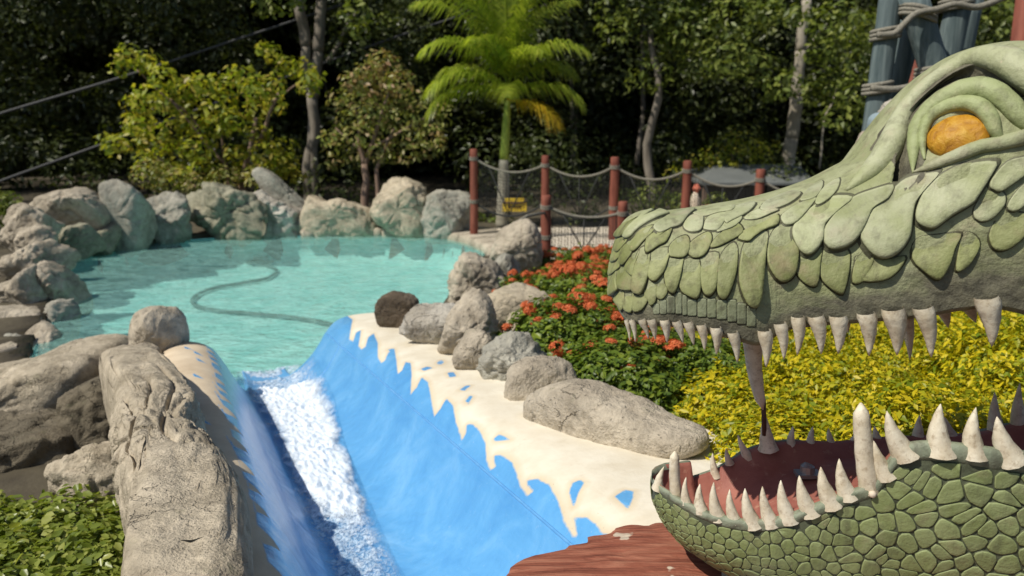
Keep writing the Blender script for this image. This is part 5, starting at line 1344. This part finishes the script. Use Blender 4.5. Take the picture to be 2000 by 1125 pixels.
def limb(a, b, r0, r1, bend=0.15, n=8, seed=0):
    a, b = Vector(a), Vector(b); L = (b - a).length; P = []
    for i in range(n + 1):
        u = i / n; w = math.sin(math.pi * u) * bend * L
        P.append(a.lerp(b, u) + Vector((noise.noise(Vector((u * 2, seed, 0))), noise.noise(Vector((u * 2, seed, 9))), 0.2 * noise.noise(Vector((u * 2, seed, 5))))) * w)
    return tube(P, [r0 + (r1 - r0) * i / n for i in range(n + 1)], 8), P

# ---- the dark wood behind everything: one mass of foliage and trunks
rng = np.random.default_rng(3)
cs = []; rs_ = []; pr = []
for layer, (Y, n, r0, r1, zmax) in enumerate([(23.5, 70, 0.7, 1.5, 9), (27, 120, 0.9, 1.9, 12), (32, 140, 1.2, 2.4, 14), (38, 150, 1.8, 3.2, 16), (44, 150, 2.4, 3.8, 20)]):
    for i in range(n):
        x = rng.uniform(-0.78, 0.78) * Y; z = rng.uniform(0.2, zmax) if layer else rng.uniform(0.2, 2.2) if rng.random() < 0.35 else rng.uniform(4.0, zmax)
        y = Y + rng.uniform(-2, 2)
        p = x / y * FOCAL + 1000; r = rng.uniform(r0, r1)
        # a gap where the sky shows, and the clearing at the hut
        if 1495 < p < 1590 and 4.0 < z - (y - 20) * 0.15 < 7.5 and layer < 4:
            if rng.random() < 0.75: continue
        cs.append((x, y, z)); rs_.append(r); pr.append(int(300 * r))
C_, N_ = clumps(rng, cs, rs_, pr, 0.75)
sz = rng.uniform(0.14, 0.30, len(C_)) * (0.8 + 0.085 * np.maximum(0, C_[:, 1] - 24))
V, F = leaf_mesh(C_, N_, sz, rng, 0.5, 0.25, 0.5)
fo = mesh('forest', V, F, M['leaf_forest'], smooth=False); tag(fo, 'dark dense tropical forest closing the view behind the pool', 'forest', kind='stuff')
# unseen canopy added above the view to shade the wood
cs = []; rs_ = []; pr = []
for i in range(160):
    y = rng.uniform(20, 42); x = rng.uniform(-1.0, 0.75) * y; z = rng.uniform(7.5, 14) + (y - 20) * 0.12
    px_ = x / y * FOCAL + 1000
    if px_ > 1120 and rng.random() < 0.85: continue
    cs.append((x, y, z)); r = rng.uniform(1.2, 2.4); rs_.append(r); pr.append(int(150 * r))
C_, N_ = clumps(rng, cs, rs_, pr, 0.6)
V, F = leaf_mesh(C_, N_, rng.uniform(0.2, 0.42, len(C_)), rng, 0.55, 0.25, 0.5)
can = mesh('shade_canopy', V, F, M['leaf_forest'], smooth=False); tag(can, 'unseen canopy added above the picture to shade the forest', 'forest', kind='stuff')
parts = []
for i in range(9):
    y = rng.uniform(29, 40); x = rng.uniform(-0.75, 0.75) * y; r = rng.uniform(0.05, 0.12)
    parts.append(limb((x, y, 0), (x + rng.uniform(-0.8, 0.8), y, rng.uniform(8, 13)), r, r * 0.5, 0.05, 6, i)[0])
v, f = join(parts); tk = mesh('forest_trunks', v, f, M['bark']); tag(tk, 'thin trunks lost in the dark of the forest', 'forest', kind='stuff')

def tree(name, label, base, limbs, cl, mat, bark, leaf=(0.10, 0.18), per=150, flat=0.8, seed=1, jitter=0.5, trunk_name='trunk', group=None, second=None, aspect=0.5):
    """base point, limbs [(a,b,r0,r1)], clumps [(x,y,z,r)]"""
    rg = np.random.default_rng(seed); o = root(name, base); tag(o, label, 'tree', group)
    parts = []
    for i, (a, b, r0, r1) in enumerate(limbs): parts.append(limb(a, b, r0, r1, 0.10, 8, seed * 10 + i)[0])
    if parts:
        v, f = join(parts); mesh(trunk_name, v, f, M[bark], o)
    cc = np.array([c[:3] for c in cl]); rr = [c[3] for c in cl]
    C_, N_ = clumps(rg, cc, rr, [int(per * r * r * 4) for r in rr], flat)
    V, F = leaf_mesh(C_, N_, rg.uniform(leaf[0], leaf[1], len(C_)), rg, aspect, 0.25, jitter, 0.3, hexa=False)
    mesh('crown', V, F, M[mat], o, smooth=False)
    if second:
        m2, sel = second; cl2 = [c for c in cl if sel(c)]
        C_, N_ = clumps(rg, np.array([c[:3] for c in cl2]), [c[3] * 1.06 for c in cl2], [int(per * c[3] ** 2 * 2.4) for c in cl2], flat)
        V, F = leaf_mesh(C_, N_, rg.uniform(leaf[0], leaf[1], len(C_)), rg, aspect, 0.25, jitter, 0.3)
        mesh('young_leaves', V, F, M[m2], o, smooth=False)
    return o
def cl_px(lst, Y, dy, seed, rk=1.0):
    rg = random.Random(seed); out = []
    for x, y, r in lst:
        yy = Y + rg.uniform(-dy, dy); p = at_y(x, y, yy); out.append((p.x, p.y, p.z, r * yy / FOCAL * rk))
    return out
# yellow green tree left of centre
Y = 19.5
b_ = at_y(455, 372, Y); b_.z = 0.1
L1 = [(250, 110, 30), (235, 130, 24), (285, 120, 30), (320, 150, 34), (300, 185, 40), (270, 200, 34), (275, 240, 36), (340, 200, 40), (370, 175, 38), (400, 165, 34), (440, 170, 34), (430, 205, 40), (470, 150, 34), (500, 175, 36), (530, 165, 34), (560, 130, 28), (530, 105, 26), (515, 95, 20), (590, 135, 28), (610, 150, 26), (600, 170, 26), (380, 235, 40), (340, 260, 40), (300, 285, 40), (255, 275, 34), (225, 285, 28), (210, 275, 22), (330, 310, 42), (290, 325, 34), (385, 290, 38), (420, 250, 36), (450, 235, 32), (500, 215, 30), (540, 205, 26), (500, 260, 34), (520, 300, 36), (555, 290, 30), (560, 320, 34), (530, 335, 34), (440, 330, 34), (400, 335, 34), (460, 300, 28), (575, 340, 24), (480, 340, 30), (350, 345, 30), (265, 245, 30)]
lb = [(b_, at_y(500, 230, Y), .09, .05), (at_y(500, 290, Y), at_y(545, 180, Y), .06, .03), (b_, at_y(430, 250, Y), .07, .03), (at_y(440, 320, Y), at_y(330, 190, Y), .05, .02), (at_y(400, 260, Y), at_y(260, 130, Y), .04, .015), (b_, at_y(300, 300, Y), .06, .02), (at_y(530, 200, Y), at_y(600, 150, Y), .035, .012), (b_, at_y(480, 320, Y), .05, .03)]
tree('yellow_green_tree', 'bushy yellow green tree on the left behind the layered rocks', b_, lb, cl_px(L1, Y, 0.9, 4), 'leaf_yellow_tree', 'bark_brown', (0.12, 0.24), 120, 0.8, 5)
# tree with bronze tips
Y = 19.0
b_ = at_y(712, 400, Y); b_.z = 0.1
L2 = [(745, 115, 26), (760, 135, 34), (720, 140, 30), (780, 160, 34), (690, 160, 28), (735, 170, 38), (700, 195, 36), (765, 200, 38), (660, 190, 26), (810, 190, 30), (720, 225, 40), (680, 235, 34), (780, 235, 38), (820, 225, 34), (850, 240, 30), (865, 215, 22), (840, 265, 32), (800, 270, 34), (750, 260, 36), (700, 265, 34), (660, 260, 24), (650, 290, 24), (690, 300, 28), (740, 295, 30), (800, 305, 28), (840, 295, 26), (655, 320, 20), (770, 300, 26), (860, 280, 20), (640, 270, 22)]
lb = [(b_, at_y(712, 320, Y), .10, .08), (at_y(712, 325, Y), at_y(690, 200, Y), .07, .02), (at_y(712, 325, Y), at_y(760, 180, Y), .07, .02), (at_y(725, 290, Y), at_y(830, 230, Y), .05, .015), (at_y(712, 300, Y), at_y(655, 250, Y), .04, .015)]
b2 = at_y(740, 400, Y - 0.2); b2.z = 0.1
lb += [(b2, at_y(735, 330, Y - 0.2), .06, .05), (at_y(735, 332, Y - 0.2), at_y(770, 250, Y), .05, .02)]
tree('bronze_tipped_tree', 'olive tree with bronze red tips left of the palm', b_, lb, cl_px(L2, Y, 0.7, 6), 'leaf_red_tree', 'bark_brown', (0.10, 0.20), 120, 0.8, 6, second=('leaf_bronze', lambda c: c[2] > 3.2))
# twin trunked tall tree
Y = 23.0
lb = []
for pts_ in ([(600, 330), (608, 180), (598, 90), (585, 0)], [(605, 330), (612, 190), (622, 100), (628, 0)]):
    P = [at_y(x, y, Y) for x, y in pts_]; P[0].z = 0.0
    for a, b in zip(P, P[1:]): lb.append((a, b, 0.16, 0.14))
    lb.append((P[-1], P[-1] + Vector((0.2, 0, 3.0)), 0.14, 0.10))
lb.append((at_y(640, 120, Y), at_y(700, 20, Y), 0.07, 0.04))
base_ = at_y(602, 330, Y); base_.z = 0
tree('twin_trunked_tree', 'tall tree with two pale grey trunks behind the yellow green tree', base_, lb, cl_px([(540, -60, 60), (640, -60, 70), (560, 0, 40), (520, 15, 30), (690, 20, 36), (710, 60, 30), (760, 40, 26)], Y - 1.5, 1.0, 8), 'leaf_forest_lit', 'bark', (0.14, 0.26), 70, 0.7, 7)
# white trunk on the right and thin saplings
Y = 24.0
P = [at_y(x, y, Y) for x, y in [(1545, 330), (1546, 270), (1556, 190), (1563, 100), (1575, 0), (1580, -80)]]; P[0].z = 0
lb = [(a, b, r, r - 0.012) for (a, b), r in zip(zip(P, P[1:]), (.21, .19, .17, .15, .14))]
lb += [(at_y(1562, 110, Y), at_y(1620, 40, Y), 0.05, 0.025), (at_y(1600, 330, Y), at_y(1610, 230, Y), 0.035, 0.03), (at_y(1610, 230, Y), at_y(1650, 140, Y), 0.03, 0.015)]
L3 = [(1350, 60, 70), (1430, 40, 70), (1420, 110, 60), (1490, 30, 50), (1630, 40, 60), (1660, 110, 60), (1620, 170, 50), (1530, 165, 44), (1510, 180, 30), (1590, 180, 40), (1680, 180, 60), (1470, 130, 50), (1370, 130, 50), (1690, 60, 60), (1310, 30, 50), (1600, 100, 40), (1560, 30, 34), (1640, 230, 44), (1500, 20, 40), (1950, 60, 60), (1900, 120, 60), (1980, 20, 50)]
base_ = P[0].copy()
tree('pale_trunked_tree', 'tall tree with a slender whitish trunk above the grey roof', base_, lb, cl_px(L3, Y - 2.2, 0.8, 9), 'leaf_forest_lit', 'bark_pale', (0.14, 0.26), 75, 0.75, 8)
L4 = [(1260, 40, 50), (1290, 90, 50), (1240, 10, 40), (1330, 20, 40), (1200, 60, 40), (1270, 150, 50), (1190, 20, 40)]
b_ = at_y(1280, 330, 22.5); b_.z = 0
tree('dark_green_tree', 'dark green tree standing right of the palm crown', b_, [(b_, at_y(1270, 60, 22.5), 0.14, 0.08)], cl_px(L4, 22.5, 1.0, 12), 'leaf_forest_lit', 'bark', (0.14, 0.26), 60, 0.75, 9)
# bright bush behind the fence and above the roof
Y = 23.5
b_ = at_y(1430, 330, Y); b_.z = 0.1
L5 = [(1400, 300, 34), (1430, 280, 34), (1460, 285, 36), (1490, 300, 30), (1370, 315, 30), (1340, 325, 26), (1440, 310, 40), (1410, 330, 36), (1480, 325, 30), (1510, 290, 22), (1320, 340, 26), (1385, 345, 30)]
tree('bright_bush', 'bright yellow green bush rising over the grey roof', b_, [(b_, at_y(1430, 300, Y), .06, .03)], cl_px(L5, Y, 0.6, 13), 'leaf_yellow_tree', 'bark_brown', (0.10, 0.2), 80, 0.8, 10)['category'] = 'bush'
# low shrubs in the shade behind the rocks
for i, (lst, Y, lab) in enumerate([([(330, 350, 40), (380, 360, 30), (290, 340, 36), (440, 350, 34), (500, 345, 30)], 18.6, 'shaded green shrub behind the mottled rocks'),
                                   ([(-20, 400, 40), (10, 420, 34), (-40, 440, 40), (20, 395, 24)], 14.6, 'dark shrub at the left edge behind the bank'),
                                   ([(1150, 420, 26), (1230, 400, 40), (1270, 380, 40), (1300, 400, 36), (1120, 430, 20), (1330, 395, 30), (1400, 400, 30)], 18.6, 'dark shrub seen through the rope net'),
                                   ([(960, 435, 18), (1000, 440, 18), (930, 430, 20)], 18.4, 'low green shrub at the foot of the palm')]):
    c = cl_px(lst, Y, 0.4, 20 + i); base_ = (c[0][0], c[0][1], 0.1); rg = np.random.default_rng(30 + i)
    o = root('shrub', base_); tag(o, lab, 'shrub', 'shrubs in the forest shade')
    C_, N_ = clumps(rg, [q[:3] for q in c], [q[3] for q in c], [int(500 * q[3]) for q in c], 0.9)
    V, F = leaf_mesh(C_, N_, rg.uniform(0.07, 0.15, len(C_)), rg, 0.5, 0.25, 0.5); mesh('foliage', V, F, M['leaf_forest_lit' if i != 0 else 'leaf_red_tree'], o, smooth=False)

# ---- palm
Y = 17.6
base_ = at_y(980, 446, Y); base_.z = 0.1; crown = at_y(992, 196, Y)
palm = root('palm_tree', base_); tag(palm, 'slender palm with bright green fronds and a green crownshaft', 'tree')
mid_ = at_y(984, 312, Y)
path_ = [base_.lerp(mid_, i / 12) for i in range(13)]; v, f = tube(path_, [0.14 - 0.035 * i / 12 + (0.008 if i % 2 else 0) for i in range(13)], 14); mesh('trunk', v, f, M['palm_trunk'], palm)
path_ = [mid_.lerp(crown, i / 8) for i in range(9)]; v, f = tube(path_, [0.10, 0.103, 0.10, 0.095, 0.09, 0.085, 0.08, 0.075, 0.06], 12); mesh('crownshaft', v, f, M['palm_shaft'], palm)
def frond(org, az, el, L, droop, mat, seed, leaf_l=0.55, name='frond'):
    rg = np.random.default_rng(seed); n = 26; d = Vector((math.cos(az) * math.cos(el), math.sin(az) * math.cos(el), math.sin(el))); p = Vector(org); P = []
    for i in range(n + 1):
        P.append(p.copy()); d = (d + Vector((0, 0, -droop / n * (0.4 + 1.6 * i / n)))).normalized(); p = p + d * (L / n)
    v, f = tube(P, [0.028 * (1 - 0.9 * i / n) + 0.003 for i in range(n + 1)], 6); V = [Vector(q) for q in v]; F = list(f)
    hz = Vector((-math.sin(az), math.cos(az), 0))
    for i in range(3, n + 1):
        for s in (-1, 1):
            for rep in range(3):
                u = (i + rep / 3.0) / n
                if u > 1: continue
                q = P[min(n, i)].lerp(P[min(n, i + 1)], rep / 3.0); tn = (P[min(n, i + 1)] - P[max(0, i - 1)]).normalized(); upv = hz.cross(tn)
                if upv.z < 0: upv = -upv
                l = leaf_l * (math.sin(math.pi * min(1, 0.16 + 0.80 * u)) ** 0.7) * rg.uniform(0.8, 1.1)
                dd = (hz * s * 1.0 + tn * (0.55 + 0.5 * u) + upv * rg.uniform(-0.05, 0.45)).normalized()
                w = tn * 0.016; m1 = q + dd * l * 0.5 + Vector((0, 0, -0.03 * l)); tip = q + dd * l * 0.95 + Vector((0, 0, -l * rg.uniform(0.35, 0.75)))
                b = len(V); V += [q - w * .6, q + w * .6, m1 + w, m1 - w, tip]; F += [(b, b + 1, b + 2, b + 3), (b + 3, b + 2, b + 4)]
    return mesh(name, V, F, M[mat], palm)
rgp = random.Random(4)
sp = [(180, 18, 1.9, 1.25, .15, 'leaf_palm', .75), (200, 34, 2.0, 1.5, .2, 'leaf_palm', .7), (160, 40, 1.9, 1.5, .25, 'leaf_palm', .7), (0, 22, 1.75, 1.2, .15, 'leaf_palm', .7), (-25, 0, 1.35, 0.9, .0, 'leaf_palm_old', .6), (20, 45, 1.8, 1.5, .25, 'leaf_palm', .65),
      (-90, 30, 1.4, 1.3, .1, 'leaf_palm', .6), (-60, 55, 1.7, 1.5, .3, 'leaf_palm', .65), (-120, 60, 1.8, 1.5, .3, 'leaf_palm', .65), (90, 30, 1.7, 1.2, .1, 'leaf_palm', .6), (172, 62, 2.7, 1.35, .5, 'leaf_palm', .85), (185, 72, 3.0, 1.2, .6, 'leaf_palm', .85), (140, 74, 3.0, 1.2, .6, 'leaf_palm', .8), (30, 66, 2.5, 1.3, .5, 'leaf_palm', .8),
      (0, 76, 2.9, 1.1, .6, 'leaf_palm', .8), (-100, 80, 3.0, 0.8, .7, 'leaf_palm', .8), (60, 82, 3.1, 0.6, .7, 'leaf_palm', .8), (200, 50, 2.2, 1.5, .4, 'leaf_palm', .75), (-15, 50, 2.0, 1.4, .4, 'leaf_palm', .7), (-45, 72, 2.6, 1.2, .5, 'leaf_palm', .75), (225, 66, 2.4, 1.3, .5, 'leaf_palm', .75)]
for i, (az, el, L, dr, dz, m_, ll) in enumerate(sp): frond(crown + Vector((0, 0, dz)), math.radians(az), math.radians(el), L, dr, m_, 50 + i, ll)

# ------------------------------------------------------------------ flower bed
def at_canopy(px, py, hgt):
    Y = 6.0
    for _ in range(40):
        p = at_z(px, py, bed_level(Y) + hgt); Y = 0.5 * Y + 0.5 * p.y
    return at_z(px, py, bed_level(Y) + hgt)
# one shrub form of each kind, then copies
def shrub_mesh(nm, mat, seed, R_, H, n, leaf, aspect, jit, hexa, up):
    rg = np.random.default_rng(seed); d = rg.normal(0, 1, (n, 3)); d[:, 2] = np.abs(d[:, 2]); d /= np.linalg.norm(d, axis=1, keepdims=True)
    lump = np.array([1 + 0.20 * noise.noise(Vector((q[0] * 2.6 + seed, q[1] * 2.6, q[2] * 2.6))) + 0.16 * noise.noise(Vector((q[0] * 7 + seed, q[1] * 7, q[2] * 7))) for q in d])[:, None]
    q = rg.uniform(0.55, 1.0, (n, 1)) ** 0.35; e = np.sign(d) * np.abs(d) ** 0.75
    P = e * q * lump * np.array([[R_, R_, H]]); N_ = d + np.array([[0, 0, up]])
    V, F = leaf_mesh(P, N_, leaf[0] * 0.8 + (leaf[1] * 1.15 - leaf[0] * 0.8) * rg.random(n) ** 1.3, rg, aspect, 0.3, jit, -0.3, hexa)
    me_o = mesh(nm, V, F, M[mat], smooth=False); me = me_o.data; bpy.data.objects.remove(me_o); return me
ix = [shrub_mesh('foliage', 'leaf_ixora', 60 + k, 0.42, 0.42, 4600, (0.028, 0.054), 0.5, 0.5, True, 0.7) for k in range(4)]
gd = [shrub_mesh('foliage', 'leaf_gold', 80 + k, 0.45, 0.38, 6500, (0.022, 0.048), 0.5, 0.7, False, 0.7) for k in range(4)]
lw = [shrub_mesh('foliage', 'leaf_low', 90 + k, 0.30, 0.24, 900, (0.030, 0.062), 0.6, 0.7, True, 1.2) for k in range(3)]
def flower_mesh(seed):
    rg = np.random.default_rng(seed); n = 34; d = rg.normal(0, 1, (n, 3)); d[:, 2] = np.abs(d[:, 2]) + 0.1; d /= np.linalg.norm(d, axis=1, keepdims=True)
    P = d * np.array([[0.048, 0.048, 0.024]]) * rg.uniform(0.75, 1.15, (n, 1)); Vs = []; Fs = []; b = 0
    for p, nn_ in zip(P, d):                      # four-petalled florets
        u = np.cross(nn_, rg.normal(0, 1, 3)); u /= np.linalg.norm(u); w = np.cross(nn_, u)
        for k in range(4):
            a = k * math.pi / 2; x = u * math.cos(a) + w * math.sin(a); y = np.cross(nn_, x)
            Vs += [p, p + x * .010 + y * .006 + nn_ * .003, p + x * .019 + nn_ * .001, p + x * .010 - y * .006 + nn_ * .003]; Fs.append((b, b + 1, b + 2, b + 3)); b += 4
    o = mesh('flower_head', Vs, Fs, M['petal'], smooth=False); me = o.data; bpy.data.objects.remove(o); return me
fm = [flower_mesh(200 + k) for k in range(3)]
def plant(name, loc, me, rz, sc, label, cat, group):
    o = empty(name, loc); o.rotation_euler = (0, 0, rz); o.scale = (sc[0], sc[1], sc[2]); tag(o, label, cat, group)
    c = bpy.data.objects.new('foliage', me); put(c, o); return o
rg = random.Random(8)
ixora = []
def bound(py): return lerp_tab([(600, 1290), (625, 1320), (650, 1390), (680, 1450), (720, 1490), (870, 1520)], py)
def project(p):
    dz = p.z - CAM_Z; dep = p.y * math.cos(PITCH) - dz * math.sin(PITCH); up = p.y * math.sin(PITCH) + dz * math.cos(PITCH)
    return 1000 + FOCAL * p.x / dep, 562.5 - FOCAL * up / dep
k_ix = k_gd = 0; yy = 3.2
while yy < 11.6:
    step = 0.46 if yy < 7 else 0.55
    xx = -1.0
    while xx < 6.2:
        p = Vector((xx + rg.uniform(-.13, .13), yy + rg.uniform(-.13, .13), 0)); ns = slide_sn(p)[1]
        need = lerp_tab([(3, 2.46), (5, 2.42), (6.5, 2.55), (8, 3.15), (9, 3.85), (10.5, 4.75), (12, 5.6)], p.y)
        xx += step
        gl_ = ground_level(p.x, p.y); top3 = Vector((p.x, p.y, gl_ + 0.38)); qx, qy = project(top3)
        if ns < need or qx > 2080 or p.y < 3.0: continue
        p.z = gl_ - 0.03; s_ = rg.uniform(0.85, 1.2)
        if qx < bound(qy) and p.y < 11.2:
            if qx < 1010: continue
            o = plant('flowering_shrub', p, ix[k_ix % 4], rg.uniform(0, 6.28), (s_, s_, s_ * rg.uniform(0.85, 1.2)), '', 'shrub', 'red flowering shrubs in the bed'); ixora.append((p, o, s_)); k_ix += 1
        elif qx >= bound(qy) and qy > 585:
            lab_ = 'golden yellow leaved shrub far back, just under the crocodile upper teeth' if qy < 650 else ('golden yellow leaved shrub midway between the two jaws' if qy < 760 else 'golden yellow leaved shrub nearest, right behind the lower teeth')
            plant('golden_shrub', p, gd[k_gd % 4], rg.uniform(0, 6.28), (s_, s_, s_ * rg.uniform(0.8, 1.3)), lab_, 'shrub', 'golden shrubs in the bed'); k_gd += 1
    yy += step
for (p, o, s_) in ixora:
    qx, qy = project(p + Vector((0, 0, 0.4)))
    m_ = rg.randint(17, 26) if p.y > 5.2 else (rg.randint(7, 12) if qx < 1330 else rg.randint(0, 3))
    for i in range(m_):
        a_ = rg.uniform(0, 6.283); r_ = 0.42 * math.sqrt(rg.random()); zz = 0.42 * math.sqrt(max(0.05, 1 - (r_ / 0.46) ** 2.6)) + rg.uniform(-0.01, 0.035)
        c = bpy.data.objects.new('flower_head', fm[i % 3]); put(c, o); c.location = (r_ * math.cos(a_), r_ * math.sin(a_), zz)
        k_ = rg.uniform(0.5, 1.2) * (1.0 + max(0, p.y - 6) * 0.05); c.scale = (k_, k_, k_ * rg.uniform(0.8, 1.2)); c.rotation_euler = (-r_ * math.sin(a_) * 1.2, r_ * math.cos(a_) * 1.2, rg.uniform(0, 6))
for p, o, s_ in ixora:
    fl_ = any(c.name.startswith('flower_head') for c in o.children)
    zone = 'far back by the near rope post' if p.y > 8.5 else ('in mid bed beside the flat cream boulder' if p.y > 5.6 else 'at the front behind the long log boulder')
    o['label'] = ('glossy shrub topped with coral red flower heads, ' if fl_ else 'glossy green shrub without flowers, ') + zone
for k_, (x, y, Y_, lab_) in enumerate([(1395, 404, 17.3, 'small red flowered shrub behind the far fence, next to the capped figure'), (1432, 398, 17.8, 'small red flowered shrub behind the far fence, under the hut roof')]):
    p = at_y(x, y, Y_); o = plant('flowering_shrub', Vector((p.x, p.y, 0.1)), ix[k_], 1.0 + k_, (0.95, 0.95, max(0.8, (p.z - 0.1) / 0.42)), lab_, 'shrub', 'red shrubs behind the fence')
    for i in range(14):
        a_ = rg.uniform(0, 6.283); r_ = 0.42 * math.sqrt(rg.random()); c = bpy.data.objects.new('flower_head', fm[i % 3]); put(c, o); c.location = (r_ * math.cos(a_), r_ * math.sin(a_), 0.42 * math.sqrt(max(0.05, 1 - (r_ / 0.46) ** 2.6)) + 0.01); c.scale = (1.9, 1.9, 1.0)
# leafy ground plants at the lower left
for i in range(34):
    x = rg.uniform(-120, 262); y = rg.uniform(1010, 1230)
    p = at_z(x, y, 0.42); p.z = ground_level(p.x, p.y) - 0.02; s_ = rg.uniform(0.75, 1.15)
    plant('leafy_plant', p, lw[i % 3], rg.uniform(0, 6.28), (s_, s_, s_), 'low light green leafy plant in the lower left corner below the dark boulders', 'plant', 'leafy ground plants')
clean()
